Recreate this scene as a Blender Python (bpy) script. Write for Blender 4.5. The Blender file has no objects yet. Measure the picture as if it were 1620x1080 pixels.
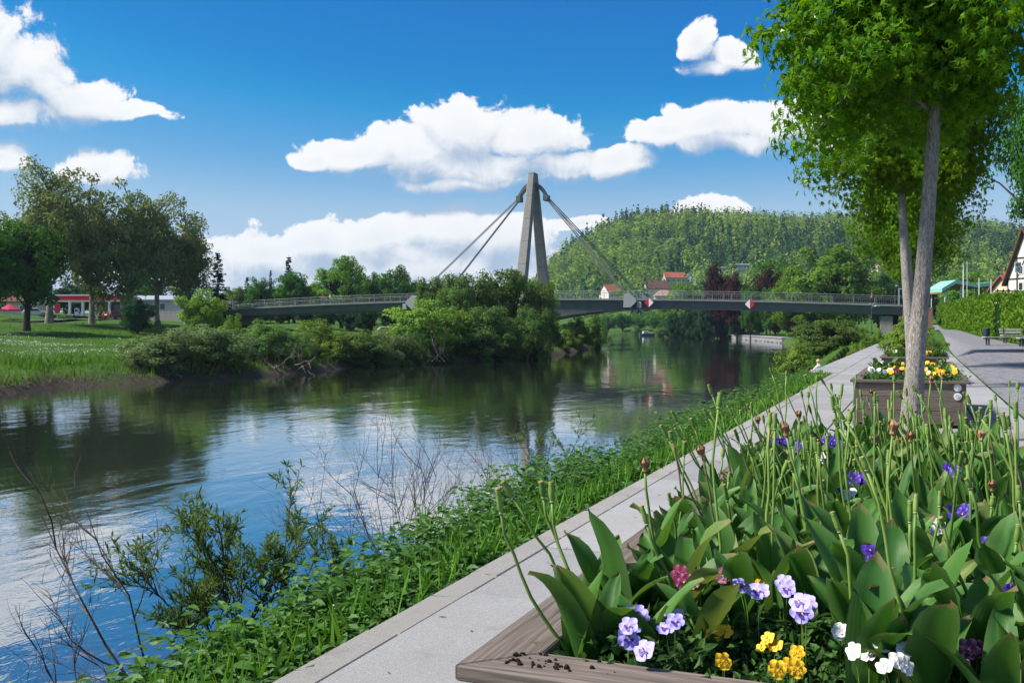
import bpy, bmesh, math, random
import numpy as np
from mathutils import Vector, Matrix
# ------------------------------------------------------------------ camera, sky, sun, exposure
sc = bpy.context.scene
COL = sc.collection
F_PX, CX, HY, EYE = 1575.0, 810.0, 515.0, 1.5          # focal length (px of a 1620 px wide frame), centre, horizon row, eye height
TH = math.radians(22.27)                                # camera turned left of the promenade axis (+Y)
CT, ST = math.cos(TH), math.sin(TH)
cam = bpy.data.cameras.new('camera'); camo = bpy.data.objects.new('camera', cam); COL.objects.link(camo)
cam.sensor_width = 36.0; cam.lens = 35.0; cam.shift_y = -25.0/1620.0
cam.clip_start = 0.05; cam.clip_end = 9000
camo.location = (0, 0, EYE); camo.rotation_euler = (math.pi/2, 0, TH)
sc.camera = camo
sc.render.engine = 'CYCLES'
sc.cycles.use_denoising = True
sc.cycles.max_bounces = 6; sc.cycles.diffuse_bounces = 3; sc.cycles.glossy_bounces = 3
sc.cycles.transmission_bounces = 4; sc.cycles.transparent_max_bounces = 4
sc.cycles.caustics_reflective = False; sc.cycles.caustics_refractive = False
sc.cycles.sample_clamp_indirect = 5; sc.cycles.sample_clamp_direct = 6
sc.view_settings.view_transform = 'Standard'; sc.view_settings.look = 'None'
sc.view_settings.gamma = 1.0; sc.view_settings.use_curve_mapping = False
sc.view_settings.exposure = 0.75
SUN_ROT, SUN_EL = math.radians(-116), math.radians(47)   # compass angle from +Y, elevation
sun = bpy.data.lights.new('sun', 'SUN'); sun.energy = 4.6; sun.angle = math.radians(7); sun.color = (1.0, 0.95, 0.86)
suno = bpy.data.objects.new('sun', sun); COL.objects.link(suno)
to_sun = Vector((math.sin(SUN_ROT)*math.cos(SUN_EL), math.cos(SUN_ROT)*math.cos(SUN_EL), math.sin(SUN_EL)))
suno.rotation_euler = to_sun.to_track_quat('Z', 'Y').to_euler(); suno.location = (0, 0, 60)

def build_world():
    w = bpy.data.worlds.new('World'); sc.world = w; w.use_nodes = True
    nt = w.node_tree; N, L = nt.nodes, nt.links; N.clear()
    def node(t, **k):
        n = N.new(t)
        for a, b in k.items(): setattr(n, a, b)
        return n
    def put(n, vals):
        for i, v in enumerate(vals):
            if v is None: continue
            if isinstance(v, (int, float, tuple)): n.inputs[i].default_value = v
            else: L.new(v, n.inputs[i])
        return n.outputs[0]
    def m_(op, a, b=None, c=None): return put(node('ShaderNodeMath', operation=op), (a, b, c))
    def vm(op, a, b=None, c=None): return put(node('ShaderNodeVectorMath', operation=op), (a, b, c))
    def noise(scale, detail, rough, vec, out=0):
        n = node('ShaderNodeTexNoise', noise_dimensions='2D'); n.inputs['Scale'].default_value = scale; n.inputs['Detail'].default_value = detail
        n.inputs['Roughness'].default_value = rough; L.new(vec, n.inputs['Vector']); return n.outputs[out]
    def smooth(v, lo, hi, a=0.0, b=1.0):
        n = node('ShaderNodeMapRange', interpolation_type='SMOOTHSTEP'); return put(n, (v, lo, hi, a, b))
    out = node('ShaderNodeOutputWorld')
    sky = node('ShaderNodeTexSky', sky_type='NISHITA', sun_disc=False)
    sky.sun_elevation = SUN_EL; sky.sun_rotation = SUN_ROT % (2*math.pi); sky.air_density = 1.0; sky.dust_density = 0.0; sky.ozone_density = 3.0
    dim = vm('SCALE', sky.outputs[0]); dim.node.inputs['Scale'].default_value = 0.1
    cu = node('ShaderNodeRGBCurve'); L.new(dim, cu.inputs['Color'])           # the camera's colour response to the blue
    for ch, pts in enumerate((((0,0.0000),(.15,0.0033),(.187,0.0041),(.21,0.0114),(.255,0.0650),(.34,0.1829),(.495,0.2602),(1,0.3415)),
                              ((0,0.0000),(.2,0.0735),(.315,0.1452),(.35,0.1884),(.415,0.2390),(.515,0.3286),(.66,0.3714),(1,0.4183)),
                              ((0,0.0000),(.4,0.3243),(.53,0.3927),(.57,0.4311),(.625,0.4499),(.685,0.4823),(1,0.5207)))):
        crv = cu.mapping.curves[ch]
        crv.points[0].location = pts[0]; crv.points[-1].location = pts[-1]
        for p in pts[1:-1]: crv.points.new(*p)
        for p in crv.points: p.handle_type = 'VECTOR'
    cu.mapping.update()
    tc = node('ShaderNodeTexCoord')
    rot = node('ShaderNodeVectorRotate', rotation_type='Z_AXIS'); rot.inputs['Angle'].default_value = -TH
    L.new(tc.outputs['Generated'], rot.inputs['Vector'])
    sx = node('ShaderNodeSeparateXYZ'); L.new(rot.outputs[0], sx.inputs[0])
    az = m_('MULTIPLY', m_('ARCTAN2', sx.outputs[0], sx.outputs[1]), 10.0)     # bearing and elevation, radians x 10
    el = m_('MULTIPLY', m_('ARCSINE', sx.outputs[2]), 10.0)
    hz = node('ShaderNodeMix', data_type='RGBA'); L.new(smooth(el, 0.0, 1.7, .9, 0.0), hz.inputs[0]); L.new(cu.outputs[0], hz.inputs[6]); hz.inputs[7].default_value = (.315, .39, .49, 1); blue = hz.outputs[2]
    cv = node('ShaderNodeCombineXYZ'); L.new(az, cv.inputs[0]); L.new(el, cv.inputs[1]); cv = cv.outputs[0]
    # cumulus: centre and half axes given as angles (from degrees-like photo units)
    ell = [(735,222,86,52),(842,220,76,44),(650,240,80,36),(560,250,80,26),(500,256,38,15),(740,262,190,34),(870,262,80,26),(730,288,120,14),(972,258,54,24),
           (-60,95,135,85),(40,118,90,58),(110,158,80,38),(185,176,88,17),(0,172,150,26),(150,268,66,34),(-5,245,50,26),
           (1112,68,27,30),(1150,90,42,20),(1122,108,36,16),(1055,212,66,23),(1128,204,70,36),(1232,200,80,36),(1310,212,70,36),(1160,224,125,18),
           (420,402,95,34),(505,390,80,32),(600,386,95,38),(705,370,90,44),(790,380,85,46),(640,432,370,66),(1120,330,54,24),(910,352,64,12),(120,-150,270,75),(520,-215,260,70),(330,-190,200,60)]
    def shape(p, ground=None):
        wob = noise(1.5, 1.0, .5, p, 1); q = vm('MULTIPLY_ADD', wob, (.30, .26, 0), p); cur = None
        for (x, y, rx, ry) in ell:
            a = math.atan((x-CX)/F_PX); e = math.atan((HY-y)/F_PX*math.cos(a)); ra, re = rx/F_PX*math.cos(a)**2*10*1.10, ry/F_PX*math.cos(a)*10*1.12
            l = vm('LENGTH', vm('MULTIPLY_ADD', q, (1/ra, 1/re, 0), (-(a*10+.15)/ra, -(e*10+.13)/re, 0))); l = l.node.outputs['Value']
            cur = l if cur is None else m_('MINIMUM', cur, l)
        return m_('MULTIPLY_ADD', cur, -1.35, 1.52), q
    def colour(D, lit, soft):
        sh = smooth(lit, -.50, .85, .0, 1.0); core = smooth(D, .5, 2.0, 1.0, .80); lo = m_('SUBTRACT', 1.0, sh)
        al = smooth(m_('MULTIPLY_ADD', lo, -.10, D), 0.0, m_('MULTIPLY_ADD', lo, .75, soft), 0.0, .98)
        tone = m_('MULTIPLY', sh, core)
        mx = node('ShaderNodeMix', data_type='RGBA'); L.new(tone, mx.inputs[0]); mx.inputs[6].default_value = (.25, .32, .42, 1); mx.inputs[7].default_value = (.60, .605, .61, 1)
        fi = node('ShaderNodeMix', data_type='RGBA'); L.new(al, fi.inputs[0]); L.new(blue, fi.inputs[6]); L.new(mx.outputs[2], fi.inputs[7])
        b = node('ShaderNodeBackground'); L.new(fi.outputs[2], b.inputs[0]); b.inputs[1].default_value = 1.0; return b.outputs[0]
    F0, q = shape(cv); n0 = noise(2.6, 8, .64, q); n1 = noise(2.6, 5, .60, vm('ADD', q, (-.05, .10, 0)))
    F1, q1 = shape(vm('ADD', cv, (-.05, .22, 0)))
    near = colour(m_('ADD', F0, m_('MULTIPLY_ADD', n0, 1.9, -.95)), m_('ADD', m_('MULTIPLY', m_('SUBTRACT', F0, F1), 1.0), m_('MULTIPLY_ADD', m_('SUBTRACT', n0, n1), 1.5, .12)), .22)
    # the rest of the sky carries the same fair-weather cumulus
    st = vm('MULTIPLY', cv, (.5, 1.0, 1)); edge = m_('MAXIMUM', m_('SUBTRACT', m_('ABSOLUTE', az), 5.6), m_('SUBTRACT', el, 5.0))
    gate = m_('MULTIPLY', m_('SUBTRACT', smooth(edge, 0.0, 1.0), 1.0), 3.0)
    a0 = noise(.55, 6, .60, st); a1 = noise(.55, 3, .55, vm('ADD', st, (-.03, .2, 0)))
    far = colour(m_('ADD', m_('MULTIPLY_ADD', a0, 5.0, -2.5), gate), m_('MULTIPLY_ADD', m_('SUBTRACT', a0, a1), 4.0, .2), .4)
    low = node('ShaderNodeBackground'); L.new(blue, low.inputs[0])
    mix1 = node('ShaderNodeMixShader'); put(mix1, (m_('GREATER_THAN', edge, 0.0), near, far))
    mix2 = node('ShaderNodeMixShader'); put(mix2, (m_('GREATER_THAN', el, -.03), low.outputs[0], mix1.outputs[0]))
    L.new(mix2.outputs[0], out.inputs[0])
build_world()

# ------------------------------------------------------------------ helpers
rng = np.random.default_rng(7)
random.seed(7)
def cw(X, Z):                       # metres right / ahead of the standpoint -> world x, y
    return X*CT - Z*ST, X*ST + Z*CT
def px(x, y, d):                    # photo pixel + distance -> world point
    X = (x-CX)/F_PX*d; wx, wy = cw(X, d)
    return Vector((wx, wy, EYE + (HY-y)/F_PX*d))
def link(o, parent=None, label=None, cat=None, group=None, kind=None):
    COL.objects.link(o)
    if parent is not None: o.parent = parent
    if label: o['label'] = label
    if cat: o['category'] = cat
    if group: o['group'] = group
    if kind: o['kind'] = kind
    return o
def empty(name, loc, label, cat, group=None, rz=0.0, sc_=1.0):
    o = bpy.data.objects.new(name, None); o.empty_display_size = 0.2
    o.location = loc; o.rotation_euler = (0, 0, rz); o.scale = (sc_,)*3 if not isinstance(sc_, tuple) else sc_
    return link(o, None, label, cat, group)
def obj(name, me, parent=None, label=None, cat=None, group=None, kind=None, loc=None, rz=None):
    o = bpy.data.objects.new(name, me)
    if loc is not None: o.location = loc
    if rz is not None: o.rotation_euler = (0, 0, rz)
    return link(o, parent, label, cat, group, kind)
def np_mesh(name, V, F, mats, tint=None, mat_idx=None, smooth=False, attrs=None):
    V = np.asarray(V, dtype=np.float32); F = np.asarray(F, dtype=np.int32)
    me = bpy.data.meshes.new(name); k = F.shape[1]; n = len(F)
    me.vertices.add(len(V)); me.vertices.foreach_set('co', V.ravel())
    me.loops.add(n*k); me.loops.foreach_set('vertex_index', F.ravel())
    me.polygons.add(n); me.polygons.foreach_set('loop_start', np.arange(0, n*k, k, dtype=np.int32))
    if not isinstance(mats, (list, tuple)): mats = [mats]
    for m in mats: me.materials.append(m)
    if mat_idx is not None: me.polygons.foreach_set('material_index', np.asarray(mat_idx, dtype=np.int32))
    me.polygons.foreach_set('use_smooth', np.full(n, smooth, dtype=bool))
    if tint is not None:
        a = me.attributes.new('tint', 'FLOAT', 'POINT'); a.data.foreach_set('value', np.asarray(tint, dtype=np.float32))
    for nm, arr in (attrs or {}).items():
        a = me.attributes.new(nm, 'FLOAT', 'POINT'); a.data.foreach_set('value', np.asarray(arr, dtype=np.float32))
    me.update(calc_edges=True); me.validate(); return me
class MB:
    """collects tubes, boxes and prisms (polygons of any size) into one mesh"""
    def __init__(s): s.V = []; s.F = []; s.M = []
    def add(s, V, F, m=0):
        o = len(s.V); s.V += [tuple(v) for v in V]; s.F += [tuple(i+o for i in f) for f in F]; s.M += [m]*len(F)
    def box(s, c, d, m=0, R=None):
        x, y, z = d[0]/2, d[1]/2, d[2]/2
        P = [Vector((a, b, e)) for e in (-z, z) for a, b in ((-x,-y),(x,-y),(x,y),(-x,y))]
        if R is not None: P = [R @ p for p in P]
        c = Vector(c)
        s.add([p+c for p in P], [(3,2,1,0),(4,5,6,7),(0,1,5,4),(1,2,6,5),(2,3,7,6),(3,0,4,7)], m)
    def tube(s, pts, rad, n=6, m=0, cap=True):
        pts = [Vector(p) for p in pts]; rings = []
        up0 = Vector((0, 0, 1))
        for i, p in enumerate(pts):
            t = (pts[min(i+1, len(pts)-1)] - pts[max(i-1, 0)])
            if t.length < 1e-9: t = Vector((0, 0, 1))
            t.normalize()
            a = t.cross(up0 if abs(t.z) < 0.9 else Vector((1, 0, 0))).normalized(); b = t.cross(a)
            r = rad[i] if hasattr(rad, '__len__') else rad
            rings.append([p + (a*math.cos(2*math.pi*k/n) + b*math.sin(2*math.pi*k/n))*r for k in range(n)])
        V = [v for r in rings for v in r]; F = []
        for i in range(len(pts)-1):
            for k in range(n):
                F.append((i*n+k, i*n+(k+1) % n, (i+1)*n+(k+1) % n, (i+1)*n+k))
        if cap: F.append(tuple(range(n))[::-1]); F.append(tuple(range((len(pts)-1)*n, len(pts)*n)))
        s.add(V, F, m)
    def prism(s, poly, z0, z1, m=0):           # vertical prism over an xy polygon
        n = len(poly)
        V = [(p[0], p[1], z0) for p in poly] + [(p[0], p[1], z1) for p in poly]
        s.add(V, [tuple(range(n))[::-1], tuple(range(n, 2*n))] + [(i, (i+1) % n, n+(i+1) % n, n+i) for i in range(n)], m)
    def extrude(s, A, B, m=0):                 # loft between two equal rings
        n = len(A); s.add(list(A)+list(B), [tuple(range(n))[::-1], tuple(range(n, 2*n))] + [(i, (i+1) % n, n+(i+1) % n, n+i) for i in range(n)], m)
    def disc(s, c, r, axis, h, n=16, m=0):
        c = Vector(c); a = Vector(axis).normalized(); s.tube([c-a*h/2, c+a*h/2], r, n, m)
    def mesh(s, name, mats, smooth=False, bevel=0.0):
        me = bpy.data.meshes.new(name); me.from_pydata(s.V, [], s.F)
        if not isinstance(mats, (list, tuple)): mats = [mats]
        for mm in mats: me.materials.append(mm)
        me.polygons.foreach_set('material_index', s.M)
        bm = bmesh.new(); bm.from_mesh(me); bmesh.ops.recalc_face_normals(bm, faces=bm.faces)
        if bevel > 0: bmesh.ops.bevel(bm, geom=list(bm.edges), offset=bevel, segments=1, affect='EDGES', clamp_overlap=True)
        bm.to_mesh(me); bm.free()
        me.polygons.foreach_set('use_smooth', [smooth]*len(me.polygons)); me.update(); return me
# ------------------------------------------------------------------ materials
MAT = {}
def mat(name, build):
    m = bpy.data.materials.new(name); m.use_nodes = True; nt = m.node_tree; nt.nodes.clear()
    out = nt.nodes.new('ShaderNodeOutputMaterial')
    class K: pass
    k = K(); k.nt = nt
    def node(t, ins=None, **kw):
        n = nt.nodes.new(t)
        for a, b in kw.items(): setattr(n, a, b)
        for i, v in (ins or {}).items():
            if hasattr(v, 'is_linked') or hasattr(v, 'links'): nt.links.new(v, n.inputs[i])
            else: n.inputs[i].default_value = v
        return n
    k.n = node
    def mix(f, a, b):
        n = nt.nodes.new('ShaderNodeMix'); n.data_type = 'RGBA'
        for i, v in ((0, f), (6, a), (7, b)):
            if hasattr(v, 'links'): nt.links.new(v, n.inputs[i])
            else: n.inputs[i].default_value = (*v, 1) if isinstance(v, tuple) and len(v) == 3 else v
        return n.outputs[2]
    k.mix = mix
    def noise(scale, detail=3, rough=0.55, vec=None, out='Fac', dist=0.0):
        n = node('ShaderNodeTexNoise', {'Scale': scale, 'Detail': detail, 'Roughness': rough, 'Distortion': dist})
        if vec is not None: nt.links.new(vec, n.inputs['Vector'])
        return n.outputs[out]
    k.noise = noise
    def ramp(f, lo, hi, a=0.0, b=1.0):
        n = node('ShaderNodeMapRange', {0: f, 1: lo, 2: hi, 3: a, 4: b}); return n.outputs[0]
    k.ramp = ramp
    def coords(which='Object', scale=(1, 1, 1), rot=(0, 0, 0)):
        tc = node('ShaderNodeTexCoord'); mp = node('ShaderNodeMapping', {'Vector': tc.outputs[which]})
        mp.inputs['Scale'].default_value = scale; mp.inputs['Rotation'].default_value = rot; return mp.outputs[0]
    k.coords = coords
    def wpos(scale=(1, 1, 1), rot=(0, 0, 0)):
        g_ = node('ShaderNodeNewGeometry'); mp = node('ShaderNodeMapping', {'Vector': g_.outputs['Position']})
        mp.inputs['Scale'].default_value = scale; mp.inputs['Rotation'].default_value = rot; return mp.outputs[0]
    k.wpos = wpos
    def bump(h, strength=0.5, dist=0.01, normal=None):
        n = node('ShaderNodeBump', {'Height': h, 'Strength': strength, 'Distance': dist})
        if normal is not None: nt.links.new(normal, n.inputs['Normal'])
        return n.outputs[0]
    k.bump = bump
    def pbr(col, rough=0.6, spec=0.5, metal=0.0, normal=None, **extra):
        n = node('ShaderNodeBsdfPrincipled', {'Roughness': rough, 'Specular IOR Level': spec, 'Metallic': metal})
        if hasattr(col, 'links'): nt.links.new(col, n.inputs['Base Color'])
        else: n.inputs['Base Color'].default_value = (*col, 1)
        if normal is not None: nt.links.new(normal, n.inputs['Normal'])
        return n.outputs[0]
    k.pbr = pbr
    s = build(k); nt.links.new(s, out.inputs[0]); MAT[name] = m; return m
def plain(name, col, rough=0.6, spec=0.4, metal=0.0, vary=0.12, scale=4.0):
    def b(k):
        f = k.noise(scale, 4, 0.6, k.wpos())
        return k.pbr(k.mix(k.ramp(f, 0.3, 0.7), tuple(c*(1-vary) for c in col), tuple(min(1, c*(1+vary)) for c in col)), rough, spec, metal)
    return mat(name, b)
def foliage(name, a, b, transl=0.35, gloss=0.0, rough=0.45):
    def f(k):
        at = k.n('ShaderNodeAttribute', attribute_name='tint')
        oi = k.n('ShaderNodeObjectInfo')
        c = k.mix(at.outputs['Fac'], a, b)
        hv = k.n('ShaderNodeHueSaturation', {'Hue': k.ramp(oi.outputs['Random'], 0, 1, 0.488, 0.512), 'Value': k.ramp(oi.outputs['Random'], 0, 1, 0.85, 1.15), 'Color': c})
        d = k.n('ShaderNodeBsdfDiffuse', {'Color': hv.outputs[0]})
        tcol = k.n('ShaderNodeHueSaturation', {'Hue': 0.485, 'Saturation': 1.1, 'Value': 1.35, 'Color': hv.outputs[0]})
        t = k.n('ShaderNodeBsdfTranslucent', {'Color': tcol.outputs[0]})
        m = k.n('ShaderNodeMixShader', {0: transl, 1: d.outputs[0], 2: t.outputs[0]}).outputs[0]
        if gloss > 0:
            gl = k.n('ShaderNodeBsdfGlossy', {'Roughness': rough, 'Color': (1, 1, 1, 1)})
            fr = k.n('ShaderNodeFresnel', {'IOR': 1.4})
            mm = k.n('ShaderNodeMath', {0: fr.outputs[0], 1: gloss}, operation='MULTIPLY')
            m = k.n('ShaderNodeMixShader', {0: mm.outputs[0], 1: m, 2: gl.outputs[0]}).outputs[0]
        return m
    return mat(name, f)
foliage('leaf_sweetgum', (.060,.165,.010), (.160,.300,.020), .45, .04)
foliage('leaf_plane', (0.130,0.175,0.058), (0.215,0.265,0.095), .42)
foliage('leaf_chestnut', (0.034,0.117,0.021), (0.083,0.214,0.034), .35)
foliage('leaf_willow', (0.131,0.221,0.041), (0.228,0.345,0.062), .35)
foliage('leaf_thicket', (0.069,0.138,0.036), (0.138,0.228,0.058), .35)
foliage('leaf_osier', (.085,.160,.040), (.165,.265,.065), .35)
foliage('leaf_sage', (.105,.160,.058), (.190,.255,.100), .35)
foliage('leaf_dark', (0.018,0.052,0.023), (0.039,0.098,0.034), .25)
foliage('leaf_conifer', (0.015,0.037,0.027), (0.027,0.065,0.043), .1)
foliage('leaf_copper', (0.033,0.013,0.015), (0.077,0.025,0.025), .25)
foliage('leaf_linden', (.085,.180,.024), (.160,.280,.040), .35)
foliage('leaf_forest', (.022,.075,.038), (.260,.390,.070), .25)
foliage('leaf_nettle', (.030,.085,.014), (.085,.180,.028), .35, .3)
foliage('leaf_hedge', (0.072,0.150,0.014), (0.156,0.258,0.030), .3)
foliage('leaf_pansy', (0.036,0.102,0.024), (0.084,0.180,0.042), .3, .2)
foliage('grass', (0.062,0.172,0.021), (0.138,0.276,0.041), .3)
foliage('grass_dry', (0.130,0.120,0.055), (0.220,0.200,0.100), .2)
plain('petal_white', (.78,.78,.72), .6); plain('petal_yellow', (.80,.47,.01), .6); plain('petal_lavender', (.42,.36,.78), .6)
plain('petal_purple', (.07,.025,.32), .5); plain('petal_maroon', (.17,.008,.055), .5); plain('petal_black', (.018,.004,.025), .5)
plain('petal_pale', (.62,.62,.80), .6); plain('eye_dark', (.03,.008,.06), .6); plain('dried_petal', (.36,.20,.10), .8, .2); plain('red_petal', (.30,.03,.03), .7)
def b_bark(k):
    v = k.wpos((16, 16, 3.4)); f = k.noise(2.6, 7, 0.62, v, dist=1.6); g_ = k.noise(1.0, 4, 0.5, k.wpos((2, 2, 2)))
    c = k.mix(k.ramp(f, .34, .66), (.17,.148,.125), (.56,.51,.46)); c = k.mix(k.ramp(g_, .55, .8, 0, .45), c, (.22,.23,.14))
    return k.pbr(c, .9, .15, normal=k.bump(f, 1.0, .05))
mat('bark', b_bark)
plain('bark_dark', (.055,.045,.036), .9, .1, vary=.4, scale=3); plain('bark_pale', (.23,.20,.15), .9, .1, vary=.35, scale=2)
plain('twig_dry', (.115,.085,.075), .9, .1, vary=.4, scale=12); plain('driftwood', (.20,.17,.14), .9, .1, vary=.4, scale=6)
def b_stone(base):
    def f(k):
        oi = k.n('ShaderNodeObjectInfo'); w = k.wpos()
        sp = k.noise(170, 2, .7, w); big = k.noise(.9, 6, .62, w); st = k.noise(5, 6, .65, w)
        c = k.mix(k.ramp(sp, .32, .70), tuple(x*.62 for x in base), tuple(min(1, x*1.28) for x in base))
        c = k.mix(k.ramp(big, .38, .75, 0, .55), c, tuple(x*y for x, y in zip(base, (.74,.70,.62))))
        c = k.mix(k.ramp(st, .55, .80, 0, .6), c, tuple(x*y for x, y in zip(base, (.52,.52,.47))))
        sp2 = k.noise(28, 3, .6, w); c = k.mix(k.ramp(sp2, .68, .74, 0, .6), c, tuple(x*.45 for x in base))
        c = k.n('ShaderNodeHueSaturation', {'Value': k.ramp(oi.outputs['Random'], 0, 1, .88, 1.10), 'Color': c}).outputs[0]
        return k.pbr(c, .85, .25, normal=k.bump(k.noise(90, 5, .7, w), .35, .004))
    return f
mat('granite', b_stone((.315,.315,.32))); mat('kerb_stone', b_stone((.30,.29,.27))); mat('paver', b_stone((.27,.27,.295)))
def b_wood(k):
    oi = k.n('ShaderNodeObjectInfo'); tc = k.n('ShaderNodeTexCoord')
    off = k.n('ShaderNodeVectorMath', {0: tc.outputs['Object']}, operation='ADD')
    cx = k.n('ShaderNodeCombineXYZ', {0: k.ramp(oi.outputs['Random'], 0, 1, 0, 40), 1: k.ramp(oi.outputs['Random'], 0, 1, 0, 9)}); k.nt.links.new(cx.outputs[0], off.inputs[1])
    mp = k.n('ShaderNodeMapping', {'Vector': off.outputs[0]}); mp.inputs['Scale'].default_value = (1.3, 34, 34)
    g1 = k.noise(2.2, 8, .62, mp.outputs[0], dist=.5); w = k.noise(1.6, 4, .6, off.outputs[0])
    c = k.mix(k.ramp(g1, .32, .68), (.055,.042,.034), (.215,.178,.150)); c = k.mix(k.ramp(w, .4, .75, 0, .6), c, (.13,.10,.08))
    c = k.n('ShaderNodeHueSaturation', {'Value': k.ramp(oi.outputs['Random'], 0, 1, .85, 1.15), 'Color': c}).outputs[0]
    return k.pbr(c, .8, .25, normal=k.bump(g1, .7, .004))
mat('weathered_wood', b_wood)
def b_soil(k):
    f = k.noise(60, 6, .7, k.wpos()); return k.pbr(k.mix(f, (.012,.009,.007), (.05,.038,.028)), .95, .1, normal=k.bump(f, 1, .02))
mat('soil', b_soil)
def b_concrete(k):
    w = k.wpos(); v = k.noise(2, 6, .6, k.wpos((6, 6, .35))); f = k.noise(.6, 5, .6, w)
    z = k.n('ShaderNodeSeparateXYZ', {0: w}).outputs[2]
    wv = k.n('ShaderNodeMath', {0: k.n('ShaderNodeMath', {0: z, 1: .27}, operation='MULTIPLY').outputs[0]}, operation='FRACT').outputs[0]
    j = k.ramp(wv, 0.0, .03, 1, 0); j.node.clamp = True
    c = k.mix(k.ramp(v, .3, .7), (.17,.163,.15), (.31,.298,.28)); c = k.mix(k.ramp(f, .5, .8, 0, .5), c, (.16,.155,.15))
    c = k.mix(j, c, (.10,.098,.095)); return k.pbr(c, .9, .2)
mat('concrete', b_concrete)
plain('steel_green', (.105,.125,.125), .55, .4, vary=.15, scale=.8); plain('deck_edge', (.20,.215,.215), .6, .3, scale=1); plain('cable', (.09,.10,.105), .45, .5)
plain('railing_paint', (.23,.255,.25), .5, .4); plain('anchor_paint', (.30,.32,.32), .55, .4); plain('asphalt', (.075,.075,.078), .9, .2, vary=.25, scale=6)
plain('white_paint', (.78,.78,.77), .5, .4, vary=.05); plain('red_paint', (.55,.015,.03), .45, .4, vary=.08); plain('car_red', (.30,.010,.018), .25, .6, vary=.03)
plain('car_white', (.72,.72,.72), .25, .6, vary=.03); plain('car_dark', (.03,.035,.05), .25, .6, vary=.03); plain('tyre', (.02,.02,.02), .9, .2); plain('rim_metal', (.45,.45,.46), .35, .5, .8)
plain('glass_dark', (.03,.04,.05), .08, .6, vary=.05); plain('lamp_red', (.5,.01,.01), .2, .6); plain('metal', (.55,.56,.57), .45, .5, .6); plain('metal_dark', (.06,.065,.07), .5, .4)
plain('brick', (.25,.13,.10), .9, .2, vary=.35, scale=5); plain('stucco', (.66,.63,.57), .9, .2, vary=.08, scale=1); plain('stucco_cream', (.60,.52,.36), .9, .2)
plain('tile_red', (.30,.095,.060), .85, .2, vary=.25, scale=3); plain('tile_brown', (.13,.065,.052), .85, .2, vary=.25, scale=3); plain('tile_tan', (.34,.23,.16), .85, .2, vary=.2, scale=2)
plain('timber', (.045,.028,.022), .85, .2); plain('copper_green', (.23,.50,.40), .6, .3, vary=.08); plain('roof_wood', (.23,.12,.075), .8, .2, vary=.2)
plain('navy', (.02,.03,.07), .4, .5); plain('bench_slat', (.50,.52,.46), .7, .3, vary=.2, scale=8); plain('umbrella_cloth', (.46,.03,.085), .8, .2)
plain('skin', (.55,.34,.25), .55, .4, vary=.04); plain('hair_blond', (.48,.34,.18), .6, .3); plain('hair_dark', (.03,.02,.015), .6, .3)
plain('cloth_white', (.72,.71,.70), .85, .2, vary=.06); plain('cloth_black', (.015,.015,.018), .85, .2); plain('cloth_blue', (.06,.09,.18), .85, .2); plain('cloth_red', (.40,.05,.07), .85, .2)
plain('cloth_grey', (.20,.21,.23), .85, .2); plain('blue_sign', (.03,.06,.25), .5); plain('mud', (.10,.082,.060), .95, .15, vary=.4, scale=1.5)
def b_ground(k):
    w = k.wpos(); at = k.n('ShaderNodeAttribute', attribute_name='mud')
    f = k.noise(.35, 7, .65, w); f2 = k.noise(6, 6, .7, w)
    c = k.mix(k.ramp(f, .3, .7), (.042,.105,.014), (.085,.170,.026)); c = k.mix(k.ramp(f2, .35, .75, 0, .7), c, (.030,.070,.014))
    m = k.mix(f2, (.050,.040,.028), (.12,.10,.072)); c = k.mix(at.outputs['Fac'], c, m)
    return k.pbr(c, .95, .1, normal=k.bump(k.noise(3, 8, .75, w), 1.0, .25))
mat('ground', b_ground)
def b_water(k):
    fl = (0, 0, TH*0.4)
    r1 = k.noise(1.5, 4, .62, k.wpos((1.0, .55, 1), fl), dist=.6); r2 = k.noise(.26, 3, .55, k.wpos((1.0, .6, 1), fl), dist=1.2)
    r3 = k.noise(6.5, 3, .6, k.wpos((1.0, .6, 1), fl), dist=.3)
    calm = k.ramp(k.noise(.055, 4, .6, k.wpos((1.0, .45, 1), fl), dist=1.5), .40, .62, .20, 1.0)
    h = k.n('ShaderNodeMath', {0: r1, 1: .42, 2: 0.0}, operation='MULTIPLY_ADD').outputs[0]
    h = k.n('ShaderNodeMath', {0: r2, 1: 1.1, 2: h}, operation='MULTIPLY_ADD').outputs[0]
    h = k.n('ShaderNodeMath', {0: r3, 1: .05, 2: h}, operation='MULTIPLY_ADD').outputs[0]
    h = k.n('ShaderNodeMath', {0: h, 1: calm}, operation='MULTIPLY').outputs[0]
    b = k.n('ShaderNodeBump', {'Height': h, 'Strength': 1.0, 'Distance': .028}).outputs[0]
    d = k.n('ShaderNodeBsdfDiffuse', {'Color': (.024,.030,.020, 1)}).outputs[0]
    g_ = k.n('ShaderNodeBsdfGlossy', {'Color': (.96,.97,1, 1), 'Roughness': .025, 'Normal': b}).outputs[0]
    fr = k.n('ShaderNodeFresnel', {'IOR': 1.7, 'Normal': b}).outputs[0]
    fr = k.n('ShaderNodeMath', {0: fr, 1: .44}, operation='POWER').outputs[0]
    return k.n('ShaderNodeMixShader', {0: fr, 1: d, 2: g_}).outputs[0]
mat('water', b_water)
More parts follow.
